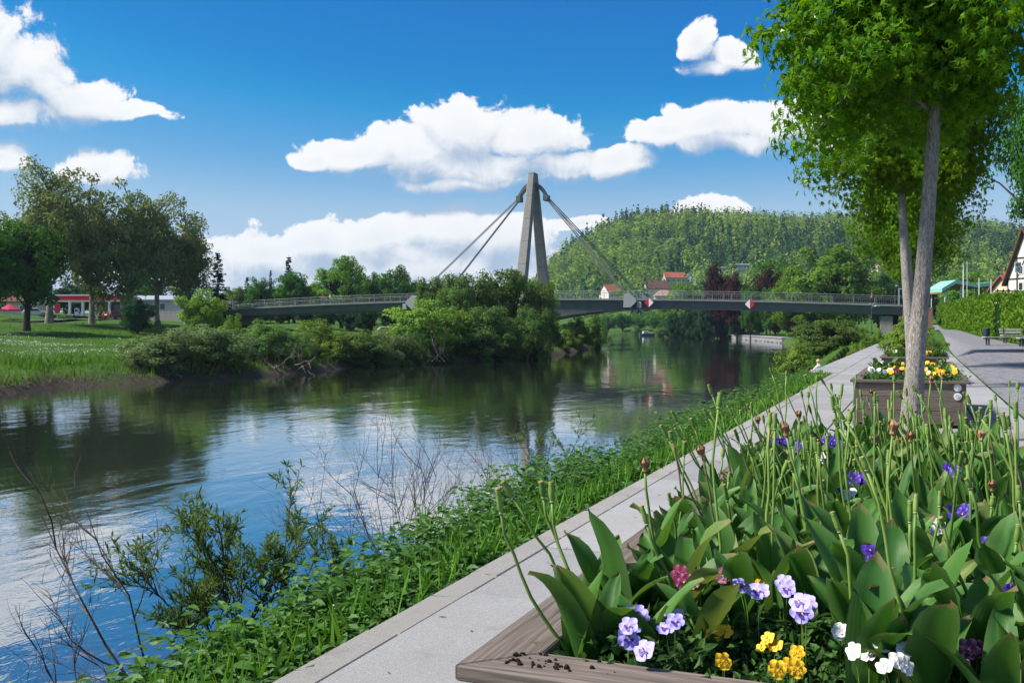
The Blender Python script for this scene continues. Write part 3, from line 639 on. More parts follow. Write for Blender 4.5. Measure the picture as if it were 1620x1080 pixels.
# ------------------------------------------------------------------ wooden planters
def planter(x0, x1, y0, y1, H, label, discs):
    e = empty('wooden_planter', ((x0+x1)/2, (y0+y1)/2, 0), label, 'planter', 'wooden planters on the promenade')
    w, l = x1-x0, y1-y0; hx, hy = w/2, l/2; r = .165; th = .038
    def rim(A_, lab=None):                                  # mitred board; grain runs along local x
        (ax, ay), (bx, by), (cx_, cy_), (dx, dy) = A_; ang_ = math.atan2(by-ay, bx-ax); mx_, my_ = (ax+bx+cx_+dx)/4, (ay+by+cy_+dy)/4
        P = [((p[0]-mx_)*math.cos(ang_)+(p[1]-my_)*math.sin(ang_), -(p[0]-mx_)*math.sin(ang_)+(p[1]-my_)*math.cos(ang_)) for p in A_]
        b = MB(); b.prism(P, -th, 0); obj('rim_board', b.mesh('rim_board', M['weathered_wood'], bevel=.004), e, loc=(mx_, my_, H), rz=ang_)
    g = .0025
    rim([(-hx+g,-hy),(hx-g,-hy),(hx-r-g,-hy+r),(-hx+r+g,-hy+r)]); rim([(hx-g,hy),(-hx+g,hy),(-hx+r+g,hy-r),(hx-r-g,hy-r)])
    rim([(hx,-hy+g),(hx,hy-g),(hx-r,hy-r-g),(hx-r,-hy+r+g)]); rim([(-hx,hy-g),(-hx,-hy+g),(-hx+r,-hy+r+g),(-hx+r,hy-r-g)])
    ph = (H-th-.045)/3; ins = .045
    for k in range(3):
        z = .045+ph*(k+.5)
        for sy in (-1, 1):
            b = MB(); b.box((0,0,0), (w-2*ins-.14,.04,ph-.006)); obj('plank', b.mesh('plank', M['weathered_wood'], bevel=.004), e, loc=(0, sy*(hy-ins-.02), z))
        for sx in (-1, 1):
            b = MB(); b.box((0,0,0), (l-2*ins-.14,.04,ph-.006)); obj('plank', b.mesh('plank', M['weathered_wood'], bevel=.004), e, loc=(sx*(hx-ins-.02), 0, z), rz=math.pi/2)
    for sx in (-1, 1):
        for sy in (-1, 1):
            b = MB(); b.box((0,0,0), (H-th,.07,.07)); o = obj('corner_post', b.mesh('corner_post', M['weathered_wood'], bevel=.004), e, loc=(sx*(hx-ins-.035), sy*(hy-ins-.035), (H-th)/2)); o.rotation_euler = (0, math.pi/2, 0)
    for (dx, dz) in discs:
        b = MB(); b.disc((dx, -hy+ins-.006, dz), .052, (0,1,0), .016, 20, 0); b.disc((dx, -hy+ins-.013, dz), .034, (0,1,0), .012, 20, 1); b.disc((dx, -hy+ins-.018, dz), .010, (0,1,0), .014, 10, 0)
        obj('metal_disc', b.mesh('metal_disc', [M['white_paint'], M['metal']], bevel=0), e)
    n1, n2 = 24, 60; ii = np.linspace(-hx+.09, hx-.09, n1); jj = np.linspace(-hy+.09, hy-.09, n2); I, J = np.meshgrid(ii, jj, indexing='ij')
    Zs = H-.10+(vnoise(I, J, .11, 4)-.5)*.05+(vnoise(I, J, .03, 6)-.5)*.025; id_ = np.arange(n1*n2).reshape(n1, n2)
    qs = np.stack([id_[:-1,:-1], id_[1:,:-1], id_[1:,1:], id_[:-1,1:]], -1).reshape(-1, 4)
    obj('soil', np_mesh('soil', np.stack([I.ravel(), J.ravel(), Zs.ravel()], 1), qs, M['soil'], smooth=True), e); return e
PL = .69
planter(-1.03, .65, 2.15, 7.2, PL, 'weathered wooden planter full of faded tulips at the river edge', [])
planter(-.97, .67, 15.8, 20.6, PL, 'wooden planter with yellow and white flowers behind the tree trunk', [(.66, .60), (.66, .47)])
planter(-.97, .67, 27.7, 32.5, PL, 'wooden planter holding a rounded green shrub further along the promenade', [(.66, .58)])
planter(-.97, .67, 39.9, 44.7, PL, 'last wooden planter with green leaves before the bridge', [])

# ------------------------------------------------------------------ trees on the promenade (sweetgums)
SG = {}
def sweetgum(seed, nl): return grow_tree('sweetgum', 'leaf_sweetgum', 'bark', 9.6, 3.3, 1.75, 2.8, 5.9, 110, .56, nl, .14, 'star', tr=.128, droop=.5, lean=(.62,.15), flat=.75, top=.9, hollow=.35, seed=seed, lobes=.18, limb0=1.28, clear=4.5)
wood1, crown1 = sweetgum(11, 215); wood2, crown2 = sweetgum(23, 170)
for tw in (wood1, wood2): tw.polygons.foreach_set('use_smooth', [True]*len(tw.polygons))
t1 = put_tree('sweetgum_tree', (wood1, crown1), (-.10, 14.0, -.02), 'broadleaf tree with ridged grey trunk growing in front of the flower planter', 'tree', 'trees along the promenade', rz=.15)
t1.children[1]['kind'] = 'stuff'
tmpl_v, tmpl_f = TM['star']; star_me = np_mesh('leaf', tmpl_v*.15, tmpl_f, M['leaf_sweetgum'], np.full(len(tmpl_v), .55))
co = np.zeros(len(crown1.vertices)*3); crown1.vertices.foreach_get('co', co); co = co.reshape(-1, len(tmpl_v), 3)[:, 0]
c_, s_ = math.cos(.15), math.sin(.15); wx_ = co[:, 0]*c_-co[:, 1]*s_-.10; wy_ = co[:, 0]*s_+co[:, 1]*c_+14.0
Xc, Zc = wx_*CT+wy_*ST, -wx_*ST+wy_*CT; pX, pY = CX+F_PX*Xc/Zc, HY-F_PX*(co[:, 2]-EYE)/Zc
vis = np.where((pX > 1150) & (pX < 1660) & (pY > -30) & (pY < 330))[0]; vis = vis[np.argsort(np.hypot(Xc, Zc)[vis])][:900]; r5 = np.random.default_rng(5); vis = r5.choice(vis, 300, replace=False)
for i in vis:
    o = obj('leaf', star_me, t1); o.location = co[i] + r5.normal(size=3)*.05
    o.rotation_euler = (r5.uniform(.3, 1.5)+math.pi, r5.uniform(-.5, .5), r5.uniform(0, 6.28))
for k, (s0, rz_, lab) in enumerate(((26.3, 2.2, 'leafy tree with slim trunk growing behind the yellow-flowered planter'), (38.6, 4.0, 'leafy tree growing beyond the shrub planter'), (50.9, 5.3, 'leafy tree nearest the bridge on the promenade'))):
    put_tree('sweetgum_tree', (wood2, crown2), (-.15-.1*k, s0, -.02), lab, 'tree', 'trees along the promenade', rz=rz_, s=(1.12, 1.12, 1.0)[k])
# ------------------------------------------------------------------ tree kinds
T = {}
T['plane1'] = grow_tree('plane', 'leaf_plane', 'bark_pale', 24, 6, 6.2, 9.5, 14.5, 150, 1.40, 66, .42, tr=.55, droop=.5, seed=31, lobes=.3, hollow=.3, top=.8)
T['plane2'] = grow_tree('plane', 'leaf_plane', 'bark_pale', 22, 2.2, 5.4, 9.4, 12.2, 160, 1.40, 68, .42, tr=.5, droop=.7, seed=32, lobes=.3, hollow=.25, top=.82, lean=(.8,0))
T['chest'] = grow_tree('chestnut', 'leaf_chestnut', 'bark_dark', 14, 3.0, 4.6, 5.2, 8.4, 110, 1.15, 85, .42, tr=.42, droop=.35, seed=33, lobes=.12, hollow=.45, top=.8)
T['round'] = grow_tree('round', 'leaf_chestnut', 'bark_dark', 14, 1.5, 5.5, 5.6, 7.8, 130, 1.25, 85, .42, tr=.40, droop=.2, seed=34, lobes=.3, hollow=.5, top=.8)
T['linden'] = grow_tree('linden', 'leaf_linden', 'bark_dark', 20, 1.5, 9.0, 8.5, 10.5, 150, 1.9, 110, .55, tr=.6, droop=.3, seed=35, lobes=.3, hollow=.55, top=.8, flat=.55)
T['copper'] = grow_tree('copper', 'leaf_copper', 'bark_dark', 16, 5.0, 6.4, 5.6, 10.2, 120, 1.45, 90, .50, tr=.4, droop=.2, seed=36, lobes=.3, hollow=.5, top=.8)
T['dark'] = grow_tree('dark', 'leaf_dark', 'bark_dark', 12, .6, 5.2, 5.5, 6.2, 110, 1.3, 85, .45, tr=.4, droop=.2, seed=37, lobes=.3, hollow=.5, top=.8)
T['thicket'] = grow_tree('thicket', 'leaf_thicket', 'bark_dark', 11, .3, 5.2, 5.6, 5.4, 150, 1.15, 130, .34, 'card', tr=.28, droop=.5, seed=38, lobes=.35, hollow=.5, top=.75, stems=4)
T['bush'] = grow_tree('bush', 'leaf_sage', 'bark_dark', 4.5, .0, 3.2, 2.4, 1.9, 110, .62, 110, .20, 'card', tr=.08, droop=.2, seed=39, lobes=.3, hollow=.4, top=.7, stems=5)
T['bush2'] = grow_tree('bush', 'leaf_osier', 'bark_dark', 4.5, .0, 3.0, 2.5, 2.0, 110, .62, 110, .20, 'card', tr=.08, droop=.3, seed=40, lobes=.3, hollow=.4, top=.7, stems=5)
T['willow'] = grow_tree('willow', 'leaf_willow', 'bark_pale', 6, .6, 2.5, 2.4, 3.5, 110, .55, 110, .20, 'card', tr=.14, droop=.6, seed=41, lobes=.2, hollow=.4, top=.7, stems=4)
T['fresh'] = grow_tree('fresh', 'leaf_willow', 'bark_pale', 4, .0, 2.6, 2.2, 1.8, 100, .55, 110, .19, 'card', tr=.07, droop=.2, seed=42, lobes=.3, hollow=.4, top=.7, stems=5)
T['high'] = grow_tree('high', 'leaf_chestnut', 'bark_dark', 14.5, 6.4, 5.0, 4.2, 10.2, 120, 1.0, 120, .26, tr=.32, droop=.3, seed=43, lobes=.25, hollow=.4, top=.85)
def conifer(seed, H, r):
    rg = np.random.default_rng(seed); parts = []; mb = MB(); mb.tube([(0,0,-.3),(0,0,H*.5),(0,0,H)], [.28,.16,.02], 8)
    z = H*.1
    while z < H*.98:
        rr = r*(1-z/H)**.85*rg.uniform(.6, 1.2); nb = int(4+rr*1.4)
        for _ in range(nb):
            a = rg.uniform(0, 6.28); L_ = rr*rg.uniform(.7, 1.1); n = int(14+26*L_/r); u = rg.uniform(.12, 1, n)
            P = np.stack([np.cos(a)*L_*u, np.sin(a)*L_*u, z-.28*L_*u+.10*L_*u*u], 1)+rg.normal(size=(n, 3))*np.array([.16,.16,.07])*max(.5, L_*.4)
            Y = unit(np.stack([np.full(n, np.cos(a)), np.full(n, np.sin(a)), np.full(n, -.35)], 1)+rg.normal(size=(n, 3))*.35)
            parts.append(leaf_np('card', P, Y, unit(np.array([[0,0,1.]])+rg.normal(size=(n, 3))*.4), rg.uniform(.3, .55, n), rg.uniform(0, 1, n)))
            mb.tube([(0,0,z), (np.cos(a)*L_*.9, np.sin(a)*L_*.9, z-.2*L_)], [.04,.01], 3, cap=False)
        z += H*rg.uniform(.018, .04)
    V, Fc, Tn = merge(parts); return mb.mesh('conifer_trunk', M['bark_dark']), np_mesh('conifer_crown', V, Fc, M['leaf_conifer'], Tn)
T['conifer'] = conifer(51, 16, 3.2)
def tree_at(kind, name, x, d, top_y, label, group=None, cat='tree', hw=None, sink=0.0, rz=None):
    """scale a tree kind so that its top reaches photo row top_y and its half width hw px at distance d"""
    H0 = {'plane1':24.8,'plane2':22.8,'chest':14.2,'round':14,'linden':19.8,'copper':16.2,'dark':12.4,'thicket':11.6,'bush':4.6,'bush2':4.8,'willow':6.3,'fresh':4.3,'conifer':16,'high':14.6}[kind]
    W0 = {'plane1':7.6,'plane2':6.8,'chest':5.4,'round':6.5,'linden':10.8,'copper':7,'dark':6.3,'thicket':6.2,'bush':3.8,'bush2':3.6,'willow':3,'fresh':3.1,'conifer':3.2,'high':6.2}[kind]
    p = at(x, d); top = EYE+(HY-top_y)/F_PX*d; sz = (top-p.z)/H0; sw = sz if hw is None else (hw/F_PX*d)/W0
    e = put_tree(name, T[kind], p, label, cat, group, rz=(x*1.7) % 6.28 if rz is None else rz, s=(sw, sw, sz)); return e
# left bank: tall planes, chestnuts, spruce
G1 = 'tall trees on the left bank'
tree_at('plane1', 'plane_tree', 78, 142, 230, 'tallest plane tree with open crown beside the petrol station', G1, hw=82)
tree_at('plane2', 'plane_tree', 146, 150, 272, 'plane tree with leaning trunk in front of the petrol station canopy', G1, hw=66)
tree_at('plane2', 'plane_tree', 205, 152, 276, 'plane tree rising above the dark yew shrub', G1, hw=66, rz=1.0)
tree_at('plane1', 'plane_tree', 248, 156, 284, 'plane tree between the yew shrub and the spruce', G1, hw=62, rz=4.0)
tree_at('plane2', 'plane_tree', 296, 160, 310, 'lowest plane tree next to the spruce', G1, hw=52, rz=2.6)
tree_at('chest', 'chestnut_tree', 43, 126, 335, 'bright green chestnut tree standing on the grass slope', G1, hw=72)
tree_at('chest', 'chestnut_tree', -22, 120, 345, 'dark chestnut tree beside the pink parasol', G1, hw=60, rz=2)
tree_at('conifer', 'spruce_tree', 345, 172, 396, 'dark drooping spruce by the left end of the bridge', G1, hw=24)
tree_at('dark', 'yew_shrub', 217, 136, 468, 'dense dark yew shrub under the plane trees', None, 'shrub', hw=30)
tree_at('dark', 'round_tree', 30, 215, 440, 'dark tree behind the pink parasol', None, hw=60); tree_at('dark', 'round_tree', 120, 225, 445, 'dark tree behind the petrol station canopy', None, hw=45)
tree_at('round', 'round_tree', 235, 230, 440, 'green tree behind the white building', None, hw=45)
# behind the left half of the bridge
G2 = 'trees behind the bridge'
tree_at('round', 'chestnut_tree', 410, 212, 436, 'small rounded chestnut behind the bridge railing', G2, hw=25)
tree_at('chest', 'chestnut_tree', 465, 212, 424, 'rounded chestnut in flower behind the bridge railing', G2, hw=33)
tree_at('conifer', 'pine_tree', 457, 235, 403, 'dark broad pine top behind the flowering chestnut', G2, hw=22)
tree_at('conifer', 'spruce_tree', 428, 240, 425, 'thin dark spruce behind the two chestnuts', G2, hw=9); tree_at('conifer', 'spruce_tree', 391, 240, 436, 'short dark spruce beside the small chestnut', G2, hw=14)
tree_at('linden', 'broad_tree', 540, 215, 402, 'broad green tree behind the left span of the bridge', G2, hw=52)
tree_at('round', 'round_tree', 625, 218, 417, 'round dark green tree just left of the willow thicket behind the bridge', G2, hw=38); tree_at('round', 'round_tree', 588, 222, 428, 'low green tree between the broad tree and the round tree', G2, hw=26, rz=1)
for i, (x, ty) in enumerate(((375,452),(440,448),(497,444),(515,452),(575,440),(655,440),(690,446),(362,458))): tree_at('round' if i % 2 else 'linden', 'background_tree', x, 268+6*i, ty, 'green tree of the far row filling gaps behind the bridge', 'far row behind the bridge', hw=30, rz=i)
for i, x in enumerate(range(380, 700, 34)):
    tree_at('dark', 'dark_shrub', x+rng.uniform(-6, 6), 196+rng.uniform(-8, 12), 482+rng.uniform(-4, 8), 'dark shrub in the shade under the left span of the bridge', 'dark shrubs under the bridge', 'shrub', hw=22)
# bushes along the left bank
G3 = 'bushes along the left bank'
tree_at('willow', 'young_willow', 318, 96, 453, 'light green young willow rising above the bank bushes', G3, hw=48)
tree_at('bush', 'bank_bush', 258, 74, 522, 'grey-green bush at the water where the open meadow ends', G3, 'bush', hw=74)
tree_at('bush', 'bank_bush', 335, 78, 510, 'grey-green bush at the water below the young willow', G3, 'bush', hw=76, rz=2)
tree_at('fresh', 'bank_bush', 368, 90, 497, 'small yellow-green bush beside the young willow', G3, 'bush', hw=28)
tree_at('bush2', 'bank_bush', 432, 86, 504, 'dark green bush above the driftwood pile', G3, 'bush', hw=64)
tree_at('fresh', 'bank_bush', 497, 95, 505, 'fresh yellow-green bush to the right of the driftwood', G3, 'bush', hw=53)
tree_at('bush2', 'bank_bush', 560, 96, 520, 'low green bush on the bank before the bridge', G3, 'bush', hw=61, rz=1); tree_at('bush', 'bank_bush', 612, 100, 519, 'low grey-green bush beside the pale willow', G3, 'bush', hw=53, rz=3)
tree_at('willow', 'willow_bush', 672, 108, 470, 'pale multi-stemmed willow at the edge of the thicket', G3, 'bush', hw=74)
for i, (x, d, ty, hw) in enumerate(((735, 118, 424, 62), (800, 122, 417, 68), (852, 126, 436, 42), (690, 124, 430, 46), (775, 112, 478, 62), (840, 116, 480, 46), (712, 112, 492, 40))):
    tree_at('thicket', 'willow_thicket', x, d, ty, ('tall willow of the thicket at the left cable of the pylon', 'tallest willow of the thicket right in front of the pylon foot', 'willow of the thicket touching the haunched bridge girder', 'willow of the thicket above the pale multi-stemmed willow', 'low front willow of the thicket hanging over the water below the pylon', 'low front willow at the open-water end of the thicket', 'low front willow between the pale willow and the thicket')[i], 'willows of the thicket below the pylon', 'tree', hw=hw*.92, rz=i*1.3)
tree_at('fresh', 'bank_bush', 912, 158, 500, 'green bush under the bridge at the tip of the thicket', G3, 'bush', hw=30); tree_at('bush2', 'bank_bush', 940, 172, 492, 'darker bush under the bridge by the open water', G3, 'bush', hw=24)
tree_at('fresh', 'bank_bush', 890, 146, 520, 'small light bush between the thicket and the bridge', G3, 'bush', hw=30)
for i, (k, x, d, ty, hw) in enumerate((('bush', 228, 72, 548, 30), ('bush', 300, 82, 512, 50), ('bush2', 392, 84, 520, 40), ('fresh', 348, 86, 520, 34), ('bush2', 470, 90, 522, 42), ('fresh', 528, 94, 524, 40), ('bush', 590, 97, 528, 42), ('bush2', 640, 102, 524, 40), ('fresh', 415, 92, 512, 36), ('bush2', 545, 108, 520, 40), ('fresh', 600, 112, 518, 40), ('bush', 655, 114, 505, 36))):
    tree_at(k, 'bank_bush', x, d, ty, {'bush': 'grey-green filler bush in the belt along the left bank', 'bush2': 'mid-green filler bush in the belt along the left bank', 'fresh': 'yellow-green filler bush in the belt along the left bank'}[k], G3, 'bush', hw=hw, rz=i*1.1)
# right bank beyond the bridge
G4 = 'trees beyond the bridge on the right bank'
tree_at('linden', 'linden_tree', 1322, 232, 384, 'largest light green tree behind the right end of the bridge', G4, hw=80); tree_at('linden', 'linden_tree', 1258, 240, 428, 'lower light green tree joining the largest one', G4, hw=52, rz=2)
tree_at('copper', 'copper_beech', 1135, 300, 418, 'dark purple copper beech below the white building', G4, hw=24); tree_at('copper', 'copper_beech', 1166, 285, 434, 'reddish copper beech beside the dark purple one', G4, hw=32, rz=2); tree_at('copper', 'copper_beech', 1212, 275, 428, 'purple copper beech next to the light green trees', G4, hw=30, rz=4)
tree_at('round', 'round_tree', 1187, 270, 446, 'green tree between two copper beeches', G4, hw=20); tree_at('round', 'round_tree', 1218, 258, 452, 'small green tree in front of the purple beech', G4, hw=20)
tree_at('linden', 'olive_tree_row', 1085, 330, 444, 'wide olive green tree behind the bridge left of the copper beeches', G4, hw=42); tree_at('round', 'round_tree', 1232, 340, 405, 'mid green tree above the purple beech', G4, hw=44)
tree_at('dark', 'dark_tree', 1402, 235, 428, 'dark tree to the right of the largest light green tree', G4, hw=38); tree_at('dark', 'dark_tree', 1455, 240, 440, 'dark tree behind the bridge end seen past the trunks', G4, hw=34); tree_at('linden', 'light_tree', 1425, 330, 405, 'pale green tree above the bridge end', G4, hw=50)
tree_at('linden', 'light_tree', 1535, 260, 425, 'green tree behind the green-roofed shelter', G4, hw=55)
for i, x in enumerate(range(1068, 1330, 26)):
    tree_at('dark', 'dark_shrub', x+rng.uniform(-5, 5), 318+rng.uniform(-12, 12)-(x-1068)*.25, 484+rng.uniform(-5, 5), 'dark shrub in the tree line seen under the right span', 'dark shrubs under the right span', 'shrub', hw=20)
for i, (x, d, ty, k) in enumerate(((985,440,494,'round'),(1010,440,497,'round'),(1038,430,492,'round'),(1060,420,496,'round'),(962,430,496,'round'))):
    tree_at(k, 'far_tree', x, d, ty, 'green tree of the row on the far bank seen under the bridge', 'row of trees on the far bank', hw=18)
for (x, d, ty, hw, lab) in ((1080,355,499,20,'round bush on the far bank left of the quay wall'),(1106,340,505,18,'lower bush beside the far quay wall'),(1045,400,516,14,'small bush beside the moored boat'),(1008,420,512,12,'small bush on the far grass bank')):
    tree_at('bush2', 'far_bush', x, d, ty, lab, 'bushes on the far bank', 'bush', hw=hw)
# bushes on the near right bank
tree_at('thicket', 'willow_bush', 1308, 88, 502, 'big round willow bush at the water beside the stone steps', None, 'bush', hw=66)
tree_at('fresh', 'willow_bush', 1262, 76, 540, 'lighter lower willow bush at the water', None, 'bush', hw=38)
for (x, d, ty, hw, lab) in ((1365,112,516,16,'green shrub between the willow bush and the bridge pier'),(1388,104,520,16,'low shrub at the end of the stone steps'),(1345,96,532,18,'small shrub behind the seated person'),(1376,86,531,17,'bushy weeds at the far corner of the stone steps'),(1362,82,536,15,'weeds growing beside the lower stone steps'),(1352,78,541,13,'weeds at the waterside end of the stone steps'),(1340,60,566,12,'tuft of tall weeds behind the seated person'),(1262,50,592,14,'tuft of weeds at the foot of the stone steps')):
    tree_at('fresh', 'low_shrub', x, d, ty, lab, None, 'shrub', hw=hw)
# far right: dark linden behind the hedge
tree_at('high', 'dark_linden', 1650, 62, 110, 'dark leafy tree at the right beside the half-timbered house', None, hw=100)

# ------------------------------------------------------------------ wooded hill (reads as one mass)
def forest():
    rg = np.random.default_rng(77); n = 15000
    Zf = np.sqrt(rg.uniform(440**2, 1130**2, n)); pxx = rg.uniform(720, 1760, n); X = (pxx-CX)/F_PX*Zf
    P = np.stack([X*CT-Zf*ST, X*ST+Zf*CT], 1); z = ground_z(P); rid = np.interp(pxx, RIDGE_X, RIDGE_Y)
    keep = (z > 5.5) & (rid < 500) & (vnoise(P[:, 0], P[:, 1], 60, 8)+.45*sstep(Zf, 560, 700) > .05)
    for (hx_, hw_, hd_) in HOUSES: keep &= ~((np.abs(pxx-hx_) < hw_*.8) & (Zf < hd_+12) & (Zf > hd_-85))
    P, z, Zf, pxx = P[keep], z[keep], Zf[keep], pxx[keep]
    cell = {}; ok = []
    for i in range(len(P)):
        s_ = 7.0 if Zf[i] < 1040 else 8; kx, ky = int(P[i, 0]//s_), int(P[i, 1]//s_)
        if any((kx+a, ky+b) in cell and np.hypot(*(P[cell[(kx+a, ky+b)]]-P[i])) < s_*.95 for a in (-1,0,1) for b in (-1,0,1)): continue
        cell[(kx, ky)] = i; ok.append(i)
    P, z, Zf = P[ok], z[ok], Zf[ok]; n = len(P); parts = []
    patch = vnoise(P[:, 0], P[:, 1], 75, 9); con = (rg.random(n) < np.where(patch < .36, .75, .07)) | ((Zf > 930) & (rg.random(n) < .40))
    big = rg.random(n)**2; H = (10+9*rg.random(n)+5*big)*np.where(con, 1.15, 1); W = np.where(con, rg.uniform(1.9, 3.2, n), 2.8+2.2*rg.random(n)+2.6*big)
    tone = np.where(con, rg.uniform(.0, .12, n), np.clip(.22+.42*vnoise(P[:, 0], P[:, 1], 38, 12)+.42*vnoise(P[:, 0], P[:, 1], 130, 14)+rg.normal(size=n)*.16-.12*sstep(Zf, 800, 1000), .08, 1))
    for i in range(n):
        m = 84 if not con[i] else 60
        if con[i]:
            u = rg.random(m)**.6; a = rg.uniform(0, 6.28, m); r = W[i]*u*1.05; Q = np.stack([np.cos(a)*r, np.sin(a)*r, H[i]*(1-u*.85)], 1); out = unit(np.stack([np.cos(a), np.sin(a), np.full(m, .5)], 1)+rg.normal(size=(m, 3))*.3); Y = unit(np.stack([np.cos(a)*.5, np.sin(a)*.5, np.full(m, -1)], 1)); sz = rg.uniform(1.3, 2.3, m)
        else:
            v = unit(rg.normal(size=(m, 3))); v[:, 2] = np.abs(v[:, 2])*1.2-.35; v = unit(v); lob = 1+.22*np.sin(3*np.arctan2(v[:, 1], v[:, 0])+i)+.18*np.sin(7*v[:, 2]+i*2.1)
            Q = v*np.stack([W[i]*lob, W[i]*lob, H[i]*.45*lob], 1)*rg.uniform(.8, 1.05, m)[:, None]+np.array([0,0,H[i]*.55]); out = unit(v+np.array([0,0,.3])+rg.normal(size=(m, 3))*.28); Y = np.cross(out, rdir_(rg, m)); sz = rg.uniform(.9, 2.0, m)
        parts.append(leaf_np('card', Q+np.array([P[i,0],P[i,1],z[i]]), Y, out, sz*1.15, np.clip(tone[i]+rg.normal(size=m)*.06, 0, 1)))
    V, Fc, Tn = merge(parts); o = obj('hillside_forest', np_mesh('hillside_forest', V, Fc, M['leaf_forest'], Tn), label='mixed green forest covering the hill beyond the bridge', cat='forest', kind='stuff')
    print('forest trees', n)
def rdir_(rg, n): return unit(rg.normal(size=(n, 3)))
def slope_d(x, y):
    for d in range(450, 1000, 4):
        q = px(x, y, d)
        if gz(q.x, q.y) >= q.z-1.0: return float(d)
    return 700.0
HOUSES_OLD = [(966,14,470),(1050,16,480),(1047,16,505),(1066,22,620),(1092,8,640),(1174,16,690),(1138,16,700),(1222,10,700),(1412,26,520)]
HOUSES = [(x_, w_, slope_d(x_, y_)) for x_, y_, w_ in ((966,474,15),(1050,478,17),(1036,470,18),(1066,449,24),(1092,447,10),(1174,433,18),(1138,432,18),(1222,437,12),(1405,436,28))]
forest()

# ------------------------------------------------------------------ houses on the slope and in the village
def house(x, y_base, d, w, dep, h, rh, wall, roof, label, rz=0.0, nwin=3, floors=1, hip=False, z=None):
    if z is None: d0 = d; d = slope_d(x, y_base); k_ = d/d0; w, dep, h, rh = w*k_, dep*k_, h*k_, rh*k_
    p = px(x, y_base, d); p.z = p.z if z is None else z; zl = p.z
    e = empty('house', (p.x, p.y, zl), label, 'house', 'houses beyond the bridge', rz=TH+rz); b = MB(); b.box((0,0,h/2-3), (w,dep,h+6))
    if not hip: b.add([(-w/2,-dep/2,h),(-w/2,dep/2,h),(-w/2,0,h+rh)], [(0,1,2)]); b.add([(w/2,-dep/2,h),(w/2,dep/2,h),(w/2,0,h+rh)], [(0,1,2)])
    obj('wall', b.mesh('wall', M[wall]), e); b = MB(); o = .5; k = w*.28 if hip else 0
    for sy in (-1, 1):
        A_ = [Vector((-w/2-o, sy*(dep/2+o), h-.25)), Vector((w/2+o, sy*(dep/2+o), h-.25)), Vector((w/2+o-k-(o if hip else 0), 0, h+rh+.05)), Vector((-w/2-o+k+(o if hip else 0), 0, h+rh+.05))]
        b.extrude(A_, [v+Vector((0,0,.25)) for v in A_])
    if hip:
        for sx in (-1, 1):
            A_ = [Vector((sx*(w/2+o), -dep/2-o, h-.25)), Vector((sx*(w/2+o), dep/2+o, h-.25)), Vector((sx*(w/2-k), 0, h+rh+.05))]; b.extrude(A_, [v+Vector((0,0,.25)) for v in A_])
    rf = obj('roof', b.mesh('roof', M[roof]), e); b = MB(); b.box((w*.2, .3, h+rh*.8+.4), (.7,.7,1.6)); obj('chimney', b.mesh('chimney', M['brick']), rf)
    for f in range(floors):
        for i in range(nwin):
            b = MB(); xx = -w/2+w*(i+.5)/nwin; b.box((xx, -dep/2-.02, h*(f+.55)/floors), (min(1.1, w/nwin*.55), .08, 1.3)); wi = obj('window', b.mesh('window', M['white_paint']), e)
            b = MB(); b.box((xx, -dep/2-.05, h*(f+.55)/floors), (min(.9, w/nwin*.45), .06, 1.1)); obj('pane', b.mesh('pane', M['glass_dark']), wi)
    return e
house(966, 474, 470, 7.5, 8, 3.2, 3.6, 'stucco', 'tile_red', 'small white house with red roof at the foot of the wooded hill', .5, 2)
house(1050, 478, 480, 9, 8, 3.0, 2.6, 'stucco_cream', 'tile_tan', 'pavilion with tan hipped roof behind the bridge railing', 0, 3, hip=True)
house(1036, 470, 505, 12, 9, 4.0, 4.2, 'stucco', 'tile_brown', 'house with dark brown roof behind the tan pavilion', .3, 3)
house(1066, 449, 620, 13, 9, 3.6, 3.4, 'stucco_cream', 'tile_red', 'long house with orange-red roof half way up the slope', .15, 4)
house(1092, 447, 640, 6, 7, 4.5, 2.6, 'stucco', 'tile_brown', 'narrow white gabled house beside the orange-red roof', 1.4, 2)
house(1174, 433, 690, 11.5, 10, 6.0, .5, 'stucco', 'metal', 'large white flat-roofed building on the hillside above the beeches', 0, 6, 2)
house(1138, 432, 700, 12, 9, 3.6, .5, 'stucco', 'tile_tan', 'low pale building beside the large white one', 0, 5)
house(1222, 437, 700, 6, 7, 3.6, 3, 'stucco', 'tile_brown', 'small gabled house above the light green trees', .9, 2)
house(1405, 436, 520, 14, 9, 4, 2.2, 'stucco', 'tile_tan', 'pale house seen between the promenade trees', 0, 4)
